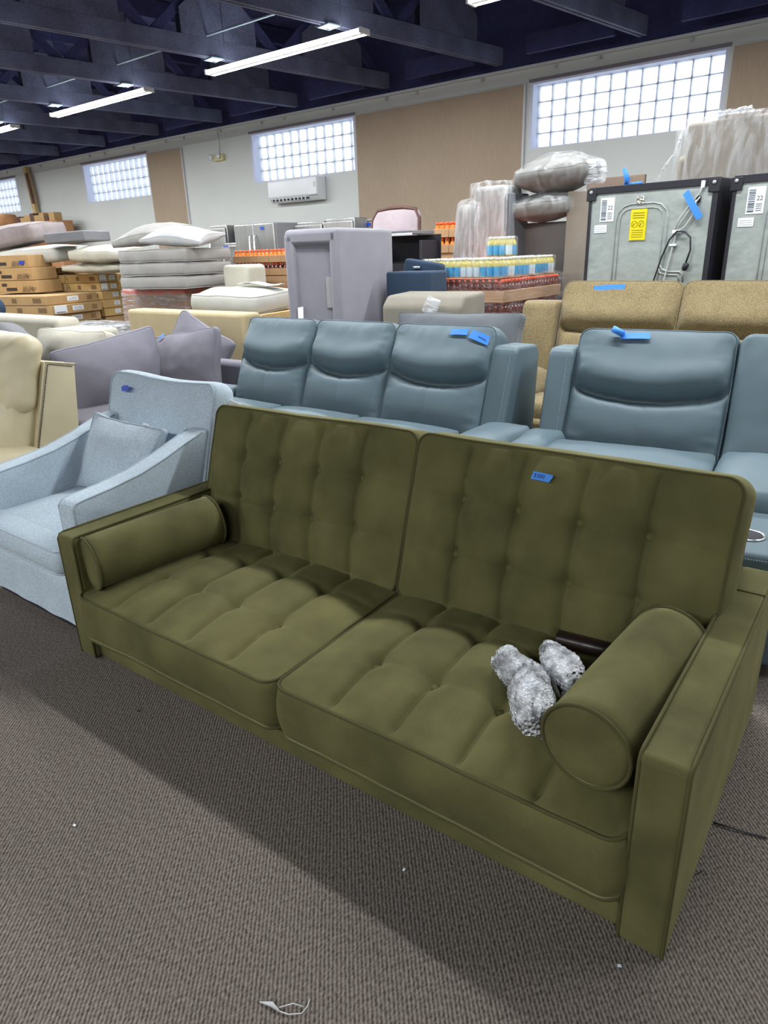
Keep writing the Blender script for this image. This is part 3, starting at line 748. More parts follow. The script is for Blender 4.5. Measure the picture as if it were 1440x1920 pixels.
# ================================================================== GREY SECTIONAL
LG = M['lilac']
s1 = thing('grey_sectional', 'lilac grey fabric corner sofa behind the pale blue armchair', 'sofa', (-5.35, 2.30, 0), 0)
ob('base', bx(0, 1.12, .25, 1.55, .08, .22, M['lilac_dark'], .02, 3), s1)
me, lt, lb, zt = cush(.95, .95, .06, .03, 0, Rc=.05, nx=24, ny=20, nz=.006, mat=M['lilac_dark']); ob('seat_cushion', me, s1, (.63, .66, .27))
ob('arm_back', bx(0, .09, .25, 1.55, .08, .60, LG, .04, 4), s1)
ob('back', bx(.1, 1.12, 1.42, 1.55, .08, .60, LG, .04, 4), s1)
for lx, ly in ((.06, .32), (1.06, .32)): ob('leg', bx(lx-.03, lx+.03, ly-.03, ly+.03, .0, .085, M['black'], .004), s1)
GR = 'loose back cushions of the grey corner sofa'
def pil(name, lab, cat, loc, rot, w, d, t, mat, seed, grp=None, pinch=.05, pts=None, eh=.02, nzz=.012, rc=.05, **k):
    me, lt, lb, zt = cush(w, d, eh, t, k.pop('cb', None), Rc=rc, p=2.1, bulge=.01, nx=30, ny=24, ns=3, pinch=pinch, nz=nzz, nsc=4.5, seed=seed, mat=mat, name=name)
    o = thing(name, lab, cat, loc, 0, grp, rot); ob('cover', me, o); ob('seam', pipe_me(lt, r=.0025, mat=mat), o); return o
pil('back_pillow', 'big lilac grey cushion slumped along the side of the corner sofa', 'pillow', (-5.03, 3.02, .59), (R(80), R(-8), R(80)), .84, .50, .10, LG, 2, GR)
pr_ = pil('back_pillow', 'lilac grey cushion with a blue tape scrap, peaked right corner', 'pillow', (-4.69, 3.46, .60), (R(78), R(-8), R(-2)), .88, .50, .11, LG, 9, GR)
ob('tape', tape_me(.07, .03, M['tape'], .002, jag=.4, seed=2), pr_, (-.26, .235, .055), (R(-22), 0, R(22)))
pil('back_pillow', 'lilac grey cushion tipped on its corner behind the taped one', 'pillow', (-5.04, 3.86, .62), (R(75), R(24), R(4)), .66, .50, .09, LG, 14, GR)

# ================================================================== CREAM SOFAS AND OTHERS ON THE LEFT
CR = M['cream']
s2 = thing('cream_sofa', 'cream fabric sofa with low arm at the left, below the cartons', 'sofa', (-9.0, 2.75, 0), 0)
ob('back', bx(0, 2.36, .72, .98, .06, .895, CR, .06, 5), s2)
ob('base', bx(0, 2.5, .1, .95, .06, .44, CR, .04, 3), s2)
ob('armrest', bx(2.36, 3.0, .6, .98, .06, .815, CR, .04, 4), s2)
pil('scatter_cushion', 'cream cushion leaning on the low arm of the cream sofa', 'pillow', (-5.80, 3.12, .645), (R(70), 0, R(4)), 1.0, .42, .09, CR, 4, rc=.06, eh=.05)
s3 = thing('beige_sofa', 'beige fabric sofa back standing behind the lilac grey cushions', 'sofa', (-6.58, 4.2, 0), 0)
ob('back', bx(0, 1.78, .0, .22, .0, .925, M['beige'], .035, 4), s3); ob('base', bx(.02, 1.76, .22, .40, .06, .4, M['beige'], .03, 3), s3)
s4 = thing('grey_armchair', 'mid grey fabric chair back in torn plastic at the far left edge', 'armchair', (-6.25, 2.08, 0), R(-12))
def slump(P): return Vector((P.x, P.y-.10*sstep(-.1, .45, P.x), P.z))
me, lt, lb, zt = cush(.80, .52, .07, .05, .02, Rc=.10, nx=28, ny=22, nz=.01, seed=3, warp=slump, mat=M['grey_flat'])
ob('backrest', me, s4, (.40, .60, .69), (R(75), 0, 0)); ob('base', bx(0, .78, .0, .7, .06, .42, M['grey_flat'], .03, 3), s4)
me2, *_ = cush(.5, .3, .02, .05, .02, Rc=.05, nx=20, ny=14, nz=.03, nsc=9, mat=M['film'])
ob('plastic_wrap', me2, s4, (.18, .45, .5), (R(75), 0, 0))
tag(ob('round_cushion', MB().lathe([(.02, 0), (.12, .02), (.15, .08), (.12, .14), (.02, .16)], 24).me('round_cushion', M['navy']), None, (-9.45, 4.2, .86), (R(80), 0, R(40))), 'navy round cushion at the left edge under the cartons', 'pillow')
gw = thing('wrapped_mattress', 'grey quilted slab in crinkled film between cartons and cream sofa', 'mattress', (-7.75, 4.55, 0), R(12))
ob('slab', bx(-.5, .5, -.3, .3, .35, .70, M['stonegrey'], .05, 3), gw)
def crk(w, d, h, mat, seed=0, r=.03, amp=.012):
    me = MB().box(-w/2, w/2, -d/2, d/2, 0, h, r, 3).me('film', mat)
    bm = bmesh.new(); bm.from_mesh(me); bmesh.ops.subdivide_edges(bm, edges=bm.edges[:], cuts=6, use_grid_fill=True)
    for v in bm.verts: v.co += noise.noise_vector(v.co*9+Vector((seed,0,0)))*amp
    for f in bm.faces: f.smooth = True
    bm.to_mesh(me); bm.free(); return me
ob('plastic_wrap', crk(1.03, .63, .38, M['film_heavy'], 4), gw, (0, 0, .34))
ob('pallet_frame', bx(-.48, .48, -.28, .28, 0, .35, M['pine'], .01), gw)

# ------------------------------------------------------------------ cartons
def carton(lab, w, d, h, loc, rz, mat, style, grp):
    """origin at the bottom of the front-right corner; style picks the print"""
    t = thing('carton', lab, 'carton', loc, rz, grp)
    b = ob('box', bx(-w, 0, 0, d, .002, h-.002, mat, .006, 2), t)
    ob('tape_seam', bx(-w+.01, -.01, d*.5-.025, d*.5+.025, h-.003, h-.0005, M['card2']), t)
    def fr(x, z, sx, sz, m, nm='print'): ob(nm, bx(x-sx/2, x+sx/2, -.0022, -.001, z-sz/2, z+sz/2, M[m]), t)
    def sd(y, z, sy, sz, m, nm='print'): ob(nm, bx(.001, .0022, y-sy/2, y+sy/2, z-sz/2, z+sz/2, M[m]), t)
    if style == 'A':
        fr(-w*.48, h*.32, w*.19, h*.26, 'print', 'black_panel'); fr(-w*.60, h*.68, w*.09, h*.24, 'print', 'black_mark')
        for k, (s, z) in enumerate((('543-258', .40), ('26626798', .2))):
            ob('lettering', text_me(s, .055, M['print']), t, (-w*.19, -.0022, h*z), (R(90), 0, 0))
        fr(-w*.08, h*.42, w*.08, .008, 'print_soft'); fr(-w*.08, h*.30, w*.08, .008, 'print_soft')
    else:
        sd(d*.50, h*.55, d*.22, h*.5, 'paper', 'shipping_label')
        for k in range(3): sd(d*.50, h*(.42+.12*k), d*.16, .006, 'bars', 'label_text')
        if 'T' in style:
            sd(d*.16, h*.55, d*.24, h*.8, 'paper', 'delivery_note'); sd(d*.16, h*.25, d*.18, h*.1, 'bars', 'barcode')
        for k in range(5): sd(d*(.8+.022*k), h*.5, d*.012, h*.5, 'print_soft', 'barcode')
        # chair outline and print on the front face
        xc = -w*.62
        b2 = MB(); y_ = -.0025
        b2.tube([(xc-.03, y_, h*.12), (xc-.025, y_, h*.55), (xc-.02, y_, h*.85), (xc+.02, y_, h*.85), (xc+.025, y_, h*.55), (xc+.03, y_, h*.12)], .0035, 4)
        b2.tube([(xc-.025, y_, h*.5), (xc+.025, y_, h*.5)], .0035, 4)
        ob('chair_drawing', b2.me('drawing', M['print']), t)
        fr(-w*.40, h*.5, w*.06, h*.5, 'print_soft'); fr(-w*.12, h*.5, w*.1, h*.5, 'print_soft'); fr(-w*.85, h*.55, w*.12, .006, 'print_soft')
    return t
G1 = 'flat cartons stacked left of the wrapped pallet'
for k, l in enumerate(('lowest', 'middle', 'topmost')):
    carton('flat carton, %s of the three in the wide stack nearest the cream sofa' % l, 1.55, .93, .128, (-9.68+(.05 if k == 1 else 0)-.015*k, 5.0+.02*(k % 2), .58+.130*k), R(15), M['card'], 'BT' if k == 1 else 'B', G1)
for k, l in enumerate(('lowest', 'second from bottom', 'middle', 'second from top', 'topmost')):
    carton('golden carton, %s of the five right of the wide stack' % l, 1.02, .56, .1215, (-10.0+.012*(k % 2)+(.03 if k < 3 else 0), 6.0, .60+.1225*k), R(15), M['card2'], 'BT' if k > 2 else 'B', G1)
for k, l in enumerate(('lowest', 'middle', 'topmost')):
    o = carton('printed carton with black panel, %s of three on the wide stack' % l, 1.0, .5, .175, (-10.45-.085*k, 5.30, .985+.178*k), R(22), M['card'], 'A', G1)
    if k == 2: ob('tape', tape_me(.09, .05, M['tape_dark'], 0, jag=.4, seed=31), o, (-.10, -.004, .07), (R(90), 0, 0))
for k, l in enumerate(('lower', 'upper')):
    o = carton('carton with dark end print, %s of two wedged between the stacks' % l, .6, .5, .155, (-11.05, 6.25, 1.0+.16*k), R(22), M['card'], 'A', G1)
struct_p = thing('carton_plinth', 'plain brown carton base hidden under the left carton stacks', 'carton', (-9.72, 5.02, 0), R(15))
ob('box', bx(-1.5, .0, .0, .95, 0, .575, M['card'], .01), struct_p)
p2 = thing('carton_plinth', 'plain carton base hidden under the golden cartons', 'carton', (-10.0, 6.02, 0), R(15)); ob('box', bx(-1.0, 0, 0, .54, 0, .595, M['card'], .01), p2)
# soft goods on the cartons
pil('sofa_cushion', 'mauve grey plush cushion topping the left cartons', 'cushion', (-12.0, 5.75, 1.76), (R(4), R(-7), R(20)), 1.75, .8, .10, M['mauve'], 21, cb=.03, eh=.11, rc=.1)
pil('sofa_cushion', 'long off white cushion under the mauve plush one', 'cushion', (-11.25, 5.85, 1.50), (R(3), R(-2), R(16)), 1.35, .75, .06, M['white_cloth'], 22, cb=.02, eh=.09, rc=.08)
tag(ob('foam_slab', bx(-.37, .37, -.28, .28, 0, .14, M['grey_flat'], .02, 3), None, (-10.28, 5.95, 1.665), (0, R(-2), R(18))), 'slate grey rectangular slab lying on the long off white cushion', 'cushion')
pil('sofa_cushion', 'plump off white cushion with piped edge right of the slate slab', 'cushion', (-9.75, 6.05, 1.49), (R(5), R(2), R(14)), .95, .6, .07, M['cream'], 23, eh=.055, rc=.07)
pil('sofa_cushion', 'flat off white cushion lying directly on the golden cartons', 'cushion', (-9.95, 6.1, 1.305), (R(0), R(0), R(14)), 1.15, .62, .055, M['cream'], 24, eh=.035, rc=.08)

# grey ottoman cushions on a wrapped pallet
wp = thing('wrapped_pallet', 'film wrapped pallet with red caps under three grey seat cushions', 'pallet', (-7.72, 5.62, 0), R(10))
ob('case_stack', bx(-.52, .52, -.34, .34, .12, 1.0, M['tray'], .02, 2), wp)
ob('bottle_caps', bx(-.515, .515, -.335, .335, .99, 1.055, M['orange'], .02, 2), wp, kind='stuff')
ob('stretch_film', crk(1.07, .72, .95, M['film_wrap'], 6, amp=.016), wp, (0, 0, .11))
ob('pallet', bx(-.52, .52, -.34, .34, 0, .115, M['pine'], .01), wp)
for k, l in enumerate(('bottom', 'middle', 'top')):
    me, lt, lb, zt = cush(1.03-.01*k, .86, .066, .012, .005, Rc=.03, p=4, bulge=.01, nx=24, ny=18, nz=.006, seed=k, mat=M['silver'])
    t = thing('seat_cushion', 'silver grey box seat cushion, %s of three on the wrapped pallet' % l, 'cushion', (-7.47+.012*(k-1), 5.55, 1.135+.15*k), R(10+k), 'silver grey cushions on the wrapped pallet')
    ob('cover', me, t); ob('piping', pipe_me(lt, lb, r=.005, mat=M['silver']), t)
pil('throw_pillow', 'grey piped pillow lying left on top of the grey seat cushions', 'pillow', (-8.12, 5.75, 1.675), (R(8), R(-6), R(12)), .85, .7, .11, M['silver'], 25, cb=.06, eh=.04, rc=.05)
pil('throw_pillow', 'pale pointed pillow lying right on top of the grey seat cushions', 'pillow', (-7.20, 5.50, 1.625), (R(10), R(4), R(20)), .80, .60, .11, M['pillow_white'], 26, cb=.07, rc=.02, pinch=.12)

# off-white ottoman on a wood frame with paper
of = thing('pine_stand', 'open pine frame under the off white seat cushion', 'pallet', (-5.85, 5.12, 0), R(12))
for x0, x1, y0, y1 in ((-.5, .5, -.36, -.30), (-.5, .5, .30, .36), (-.5, -.42, -.3, .3), (.42, .5, -.3, .3)):
    ob('board', bx(x0, x1, y0, y1, .78, .845, M['pine'], .004), of)
for x0 in (-.46, .46):
    for y0 in (-.33, .33): ob('post', bx(x0-.03, x0+.03, y0-.03, y0+.03, 0, .78, M['pine'], .004), of)
me, lt, lb, zt = cush(.80, .86, .085, .05, .01, Rc=.06, p=2.4, bulge=.02, nx=26, ny=26, nz=.006, seed=8, mat=M['white_cloth'])
ot = thing('seat_cushion', 'off white piped seat cushion with a paper sheet on top', 'cushion', (-5.87, 5.20, .955), 0, rot=(R(2), R(2), R(14))); ob('cover', me, ot)
mid = [(p+q)/2*Vector((1,1,1)) for p, q in zip(lt, lb)]
ob('piping', pipe_me(lt, lb, [Vector((p.x*1.012, p.y*1.012, p.z-.02)) for p in mid], r=.004, mat=M['white_cloth']), ot)
pil('bolster_end', 'white rounded cushion end poking out left of the paper topped cushion', 'pillow', (-6.45, 5.38, .98), (R(0), R(0), R(14)), .42, .5, .08, M['white_cloth'], 27, eh=.03, rc=.1)
V = []; F = []
for j in range(9):
    for i in range(13): V.append((-.23+i*.038, -.11+j*.028, .012*math.sin(i*.55)+.008*math.sin(j*.8+i*.3)))
for j in range(8):
    for i in range(12): F.append([j*13+i, j*13+i+1, (j+1)*13+i+1, (j+1)*13+i])
tag(ob('paper_sheet', mesh('paper', V, F, M['paper']), None, (-5.74, 5.33, 1.115), (0, R(2), R(20))), 'curled white paper sheet lying on the off white seat cushion', 'paper')
tag(ob('seat_block', bx(-.19, .19, -.18, .18, 0, 1.31, M['cream'], .05, 4), None, (-6.50, 5.78, 0), (0, 0, R(5))), 'cream rounded seat block between grey cushions and juice cases', 'cushion')

# ================================================================== UPENDED GREY SOFA
TG = M['tallgrey']
ug = thing('upended_sofa', 'cool grey upholstered sofa section stood on end behind the slate blue recliner', 'sofa', (-3.82, 4.40, 0), R(8))
def shear_box(w, d, z0, z1, mat, r=.03, dx=.0):
    return MB().box(-w, 0, 0, d, z0, z1, r, 4).me('body', mat)
ob('side', shear_box(.10, .9, .02, 1.585, TG, .03), ug)
ob('side', MB().box(-.545, -.44, 0, .9, .02, 1.56, .03, 4).me('side', TG), ug)
ob('top_rail', MB().box(-.54, -.005, 0, .9, 1.46, 1.59, .04, 4).me('rail', TG), ug)
ob('inner_panel', MB().box(-.46, -.06, .03, .85, .02, 1.5, .02, 3).me('panel', TG), ug)
ob('smooth_patch', MB().box(-.155, -.075, .022, .031, .98, 1.22, .0).me('patch', M['pillow_white']), ug)
ob('law_tag', MB().box(-.03, .03, -.001, .001, -.05, .05).me('tag', M['paper']), ug, (-.40, -.02, .935), (R(-12), R(-8), R(-6)))

# charcoal couch with cushion and taupe block
cc = thing('charcoal_couch', 'charcoal couch squeezed between recliner back and tan sofa', 'sofa', (-3.25, 3.86, 0), 0)
ob('base', bx(0, 1.0, .0, .5, .05, .6, M['charcoal'], .03, 3), cc); ob('back', bx(0, 1.02, .34, .5, .05, .80, M['charcoal'], .04, 3), cc)
pil('couch_pillow', 'charcoal pillow lying behind the taped recliner back', 'pillow', (-2.52, 4.08, .865), (R(72), R(-1), R(0)), .96, .26, .07, M['charcoal'], 33, eh=.03, rc=.03, pinch=.03)
tag(ob('taupe_sofa', bevel_me(MB().prism([(0, 0), (0, 1.0), (.08, 1.075), (.42, 1.09), (.45, 0)], -.34, .36).me('arm', M['taupe']), .03, 4), None, (-3.10, 4.46, 0), (0, 0, R(4))), 'taupe suede sofa end between the grey upended sofa and the drink pallet', 'sofa')
me = crk(.12, .02, .12, M['film_heavy'], 3)
tag(ob('plastic_scrap', me, None, (-2.99, 4.435, .955), (R(-8), R(20), R(10))), 'crumpled clear plastic scrap hanging on the taupe sofa end', 'plastic')
tag(ob('foam_strip', bx(-.025, .025, -.05, .05, .0, .95, M['paper'], .02, 3), None, (-2.16, 4.16, 0), (0, R(1), 0)), 'white foam strip peeking out beside the charcoal pillow', 'foam')

# navy sofa and black underside
nv = thing('navy_sofa', 'navy blue sofa arm and seat beside the blue label bottles', 'sofa', (-3.27, 4.98, 0), R(2))
ob('armrest', bx(-.52, -.07, 0, .28, .0, 1.235, M['navy'], .02, 3), nv)
ob('seat_back', MB().box(-.54, -.18, .26, .40, .9, 1.315, .03, 3, rot=(R(-4), R(8), 0)).me('seat_back', M['navy']), nv)
ob('base', bx(-.54, -.05, .26, .38, .0, .95, M['navy'], .02), nv)
ob('button', bx(-.40, -.33, .245, .26, 1.25, 1.27, M['chrome'], .006), nv)
bc = thing('black_cabinet', 'open black lined furniture carcass under the wooden framed chair', 'cabinet', (-4.76, 6.55, 0), 0)
ob('back_panel', bx(-.42, .38, .18, .2, .1, 1.56, M['black_lining']), bc)
ob('side_panel', bx(.33, .36, -.15, .2, .1, 1.5, M['black'], .005), bc); ob('side_panel', bx(-.42, -.40, -.15, .2, .1, 1.5, M['black'], .005), bc)
ob('shelf', bx(-.40, .33, -.15, .18, .9, 1.27, M['black_lining'], .005), bc)
ob('top_board', MB().box(-.45, .28, -.2, .22, 1.565, 1.60, .004).me('top', M['grey_flat']), bc)
ob('edge_strip', bx(-.45, .28, -.215, -.2, 1.555, 1.575, M['paper'], .003), bc)
ob('plinth', bx(-.42, .36, -.15, .2, 0, .1, M['black']), bc)
wc = thing('wood_framed_chair', 'pink grey velvet chair with red brown wooden top rail before the tan panel', 'chair', (-5.48, 7.22, .62), R(6))
me, lt, lb, zt = cush(.66, .62, .03, .03, .02, Rc=.10, nx=22, ny=22, nz=.003, mat=M['pinkgrey'])
ob('backrest', me, wc, (0, .22, .95), (R(80), 0, 0))
b = MB(); b.tube([(-.345, .16, .55), (-.352, .2, .9), (-.34, .235, 1.15), (-.27, .25, 1.255), (-.1, .255, 1.28), (.1, .255, 1.28), (.27, .25, 1.255), (.33, .235, 1.15), (.345, .2, .9), (.345, .16, .55)], .022, 8)
ob('back_frame', b.me('frame', M['redbrown']), wc)
ob('seat', bx(-.35, .35, -.4, .22, .38, .52, M['pinkgrey'], .04, 3), wc)
for lx in (-.3, .3):
    for ly in (-.35, .18): ob('leg', MB().tube([(lx, ly, 0), (lx, ly, .4)], [.018, .026], 8).me('leg', M['redbrown']), wc)
tag(ob('platform', bx(-.42, .42, -.42, .30, 0, .62, M['pine'], .01), None, (-5.48, 7.22, 0), (0, 0, R(6))), 'plain pine platform carrying the wooden framed chair', 'platform')

# ================================================================== DRINK PALLETS
def bottle_geo(b, x, y, z, h=.143, r=.029, body=0, cap=1, n=8):
    b.lathe([(r*.8, 0, body), (r, .006, body), (r, h*.55, body), (r*.85, h*.66, body), (r*.45, h*.80, body), (r*.45, h*.84, cap), (r*.56, h*.845, cap), (r*.56, h, cap), (r*.4, h+.001, cap)], n, Matrix.Translation((x, y, z)))
def case(lab, nx, ny, pitch, body, capm, loc, rz, grp, h=.143, tray=.55, proto={}):
    k = (nx, ny, body, h)
    if k not in proto:
        b = MB()
        for i in range(nx):
            for j in range(ny):
                if j in (0, ny-1) or i in (0, nx-1): bottle_geo(b, (i+.5)*pitch-nx*pitch/2, (j+.5)*pitch, .004, h-.004, pitch*.47)
        w_, d_ = nx*pitch, ny*pitch
        tr = MB().box(-w_/2-.002, w_/2+.002, -.002, d_+.002, 0, h*tray, .004)
        proto[k] = (b.me('bottles', M[body], M[capm]), tr.me('tray', M['tray']))
    t = thing('bottle_case', lab, 'case', loc, rz, grp)
    ob('bottles', proto[k][0], t, kind='stuff'); ob('tray', proto[k][1], t)
    return t
def pallet_base(lab, loc, rz, w, d, z1):
    t = thing('loaded_pallet', lab, 'pallet', loc, rz)
    for k in range(6): ob('slat', bx(-w/2+k*w/6+.01, -w/2+(k+1)*w/6-.01, 0, d, .1, .12, M['pine'], .003), t)
    for k in range(3): ob('runner', bx(-w/2, w/2, k*(d-.08)/2, k*(d-.08)/2+.08, 0, .1, M['pine'], .004), t)
    ob('case_block', bx(-w/2+.01, w/2-.01, .01, d-.01, .12, z1, M['tray'], .01), t)
    return t
# left juice pallet
pallet_base('pallet of juice cases under the orange capped rows, left', (-6.45, 6.15, 0), R(2), 1.26, .8, 1.17)
pos = ['leftmost', 'second from left', 'third from left', 'third from right', 'second from right', 'rightmost']
for L in range(2):
    for k in range(6):
        c_, s_ = math.cos(R(2)), math.sin(R(2)); xx = -.53+k*.205
        case('tray of orange capped bottles, %s, %s row of the left pallet' % (pos[k], 'lower' if L == 0 else 'upper'), 3, 4, .066, 'juice' if L == 0 else 'amber', 'orange', (-6.45+xx*c_, 6.15+xx*s_, 1.172+.148*L), R(2), 'orange capped bottle cases on the left pallet', h=.146)
case('low tray of orange capped bottles right of the paper sheet', 6, 4, .066, 'juice', 'orange', (-5.18, 5.75, .95), R(5), None, h=.146)
tag(ob('low_case_block', bx(-.22, .22, 0, .3, 0, .95, M['tray'], .01), None, (-5.18, 5.75, 0), (0, 0, R(5))), 'stacked plain trays under the low orange capped tray', 'case')
# pallet behind the wrapped chair
pallet_base('pallet of juice cases behind the film wrapped armchair', (-4.42, 7.3, 0), R(0), .86, .8, 1.36)
for L in range(2):
    for k in range(4):
        case('tray of orange capped bottles, %s, %s row behind the wrapped armchair' % (['leftmost', 'second from left', 'second from right', 'rightmost'][k], 'lower' if L == 0 else 'upper'), 3, 4, .069, 'amber', 'orange', (-4.42-.322+k*.215, 7.3, 1.362+.17*L), 0, 'orange capped bottle cases by the tan panel', h=.168)
# big film-wrapped pallet with blue label packs on top
BP = (-3.30, 5.40, 0)
big = thing('wrapped_drink_pallet', 'film wrapped pallet of orange capped bottles under the blue label packs', 'pallet', BP, 0)
ob('case_block', bx(-.60, .42, .0, 1.15, .12, .83, M['tray'], .01), big)
ob('pallet', bx(-.60, .42, .0, 1.15, 0, .12, M['pine'], .01), big)
ob('tray', bx(-.60, .42, .0, 1.15, .96, 1.06, M['tray'], .006), big)
bt = MB(); bottle_geo(bt, 0, 0, 0, .13, .028); btm = bt.me('bottle', M['juice'], M['orange'])
bt2 = MB(); bottle_geo(bt2, 0, 0, 0, .15, .028); btm2 = bt2.me('bottle', M['juice'], M['orange'])
for i in range(17): ob('bottle', btm, big, (-.57+i*.06, .03, .835))
for j in range(1, 19): ob('bottle', btm, big, (.39, .03+j*.06, .835))
for i in range(17): ob('bottle', btm2, big, (-.57+i*.06, .03, 1.0))
for j in range(1, 19): ob('bottle', btm2, big, (.39, .03+j*.06, 1.0))
ob('cap_rows', bx(-.54, .36, .06, 1.13, 1.04, 1.14, M['orange'], .01), big, kind='stuff')
ob('stretch_film', crk(1.06, 1.20, 1.07, M['film_brown'], 9, amp=.018), big, (-.09, .575, .11))
bb = {}
for nm in ('lab_blue', 'lab_white'):
    b = MB(); r = .031; h = .158
    b.lathe([(r*.85, 0, 0), (r, .008, 1), (r, h*.55, 0), (r*.97, h*.66, 0), (r*.6, h*.82, 0), (r*.42, h*.88, 2), (r*.5, h*.885, 2), (r*.5, h, 2), (r*.3, h+.001, 2)], 10)
    bb[nm] = b.me('bottle', M['lemon'], M[nm], M['clearcap'])
def pack(lab, nx, ny, loc, rz, grp, seed, z=.158):
    t = thing('bottle_pack', lab, 'bottle pack', loc, rz, grp); rnd = random.Random(seed)
    for i in range(nx):
        for j in range(ny):
            if j == 0 or i == nx-1 or j == ny-1 or i == 0:
                ob('bottle', bb['lab_white' if (i*7+j*3+seed) % 5 in (0, 3) else 'lab_blue'], t, ((i+.5)*.064-nx*.032, (j+.5)*.064, .003), (0, 0, rnd.uniform(0, 6)))
    ob('base_card', bx(-nx*.032, nx*.032, 0, ny*.064, 0, .003, M['tray']), t)
    ob('shrink_film', crk(nx*.064+.012, ny*.064+.012, z+.006, M['film_thin'], seed, r=.02, amp=.003), t, (0, ny*.032, 0))
    return t
G2 = 'blue label bottle packs on the wrapped pallet'
nm3 = ['left', 'middle', 'right']
for r_, (y, lab) in enumerate(((0.0, 'front'), (.40, 'second'), (.80, 'rear'))):
    for k in range(3):
        if r_ and k < 2: continue
        pack('shrink wrapped pack of pale drink bottles with blue labels, %s, %s row' % (nm3[k], lab), 4, 6 if r_ < 2 else 5, (BP[0]-.29+k*.262, BP[1]+.005+y, 1.162), 0, G2, 3+k+5*r_)
pack('small pack of blue label bottles standing on top of the others', 4, 2, (BP[0]+.16, BP[1]+.35, 1.33), R(-4), None, 2)

# ================================================================== RIGHT: UPRIGHT PANELS, BAGGED CUSHIONS, WRAPPED CHAIR
tag(ob('stood_sofa', bx(-.42, .42, 0, .18, .0, 1.625, M['darkpanel'], .03, 4), None, (-3.12, 6.86, 0), (0, 0, R(-4))), 'dark grey upholstered sofa stood upright carrying two bagged cushions', 'sofa')
tag(ob('narrow_plank', bx(-.10, .14, 0, .08, .0, 1.88, M['taupe_board'], .012, 3), None, (-2.86, 6.75, 0), (0, 0, R(-4))), 'narrow taupe board standing just left of the appliance backs', 'board')
tag(ob('upright_board', bx(-.32, .30, 0, .05, .0, 2.05, M['brownboard'], .006), None, (-2.85, 7.7, 0), (0, 0, R(-3))), 'brown board standing behind the left appliance', 'board')
GB = 'grey cushions in clear plastic bags'
for lab, loc, w_, d_, t_, sd_ in (('upper grey cushion in a clear bag, above the other one', (-3.16, 6.95, 2.05), .72, .55, .13, 51), ('lower grey cushion in a clear bag, under the other one', (-3.28, 6.95, 1.765), .70, .55, .085, 52)):
    o = pil('bagged_cushion', lab, 'cushion', loc, (R(4), R(-3), R(2)), w_, d_, t_, M['stonegrey'], sd_, GB, eh=.05, rc=.10, pinch=0)
    me, *_ = cush(w_+.03, d_+.03, .055, t_+.012, Rc=.1, p=2.1, nx=30, ny=24, ns=3, nz=.022, nsc=8, seed=sd_, mat=M['film_bag']); ob('plastic_bag', me, o, (.02, 0, .004))
    ob('bag_tail', crk(.12, .3, .2, M['film_heavy'], sd_, amp=.03), o, (w_/2+.02, 0, -.12))
wa = thing('wrapped_armchair', 'pale armchair wrapped in clear film beside the bagged cushions', 'armchair', (-3.90, 6.62, 0), R(-6))
ob('backrest', bx(-.02, .36, .0, .35, 1.0, 1.98, M['silver'], .05, 4), wa)
ob('side', MB().box(-.31, -.02, .02, .4, 1.0, 1.83, .08, 4, rot=(0, R(6), 0)).me('side', M['silver']), wa)
ob('dark_edge', bx(.365, .42, .02, .36, 1.0, 1.9, M['charcoal'], .01), wa)
ob('stretch_film', crk(.44, .42, 1.02, M['film'], 13, amp=.02), wa, (.17, .18, 1.0))
ob('stretch_film', crk(.36, .46, .88, M['film'], 14, amp=.025, r=.08), wa, (-.14, .2, 1.0), (0, R(6), 0))
ob('base', bx(-.3, .4, .05, .6, .0, 1.0, M['silver'], .03), wa)
wt = thing('wrapped_sofa', 'pale grey sofa stood on end in crinkled film, behind the appliances at right', 'sofa', (-1.88, 6.35, 0), R(-6))
ob('body', bevel_me(MB().prism([(0, 0), (0, 2.27), (.75, 2.27), (.75, 0)], .07, 1.45).me('body', M['taupe_board']), .03, 3), wt)
ob('armrest', bx(-.0, .12, .02, .7, 0, 2.05, M['taupe_board'], .05, 4), wt)
ob('stretch_film', crk(1.5, .80, 2.30, M['film'], 17, amp=.02), wt, (.73, .37, 0))
b = MB()
for k in range(14): b.tube([(.25+.02*k, .0+.01*math.sin(k*3), 2.29+.03*abs(math.sin(k*2.3))), (.29+.02*k, .02, 2.29+.035*abs(math.sin(k*1.7)))], .012, 5)
ob('film_ruffle', b.me('ruffle', M['film_heavy']), wt)
b = MB().tube([(.05, -.02, 2.24), (.02, -.03, 2.08), (-.06, -.03, 1.98), (-.12, -.03, 1.88)], .01, 5); ob('film_strand', b.me('strand', M['film_heavy']), wt)

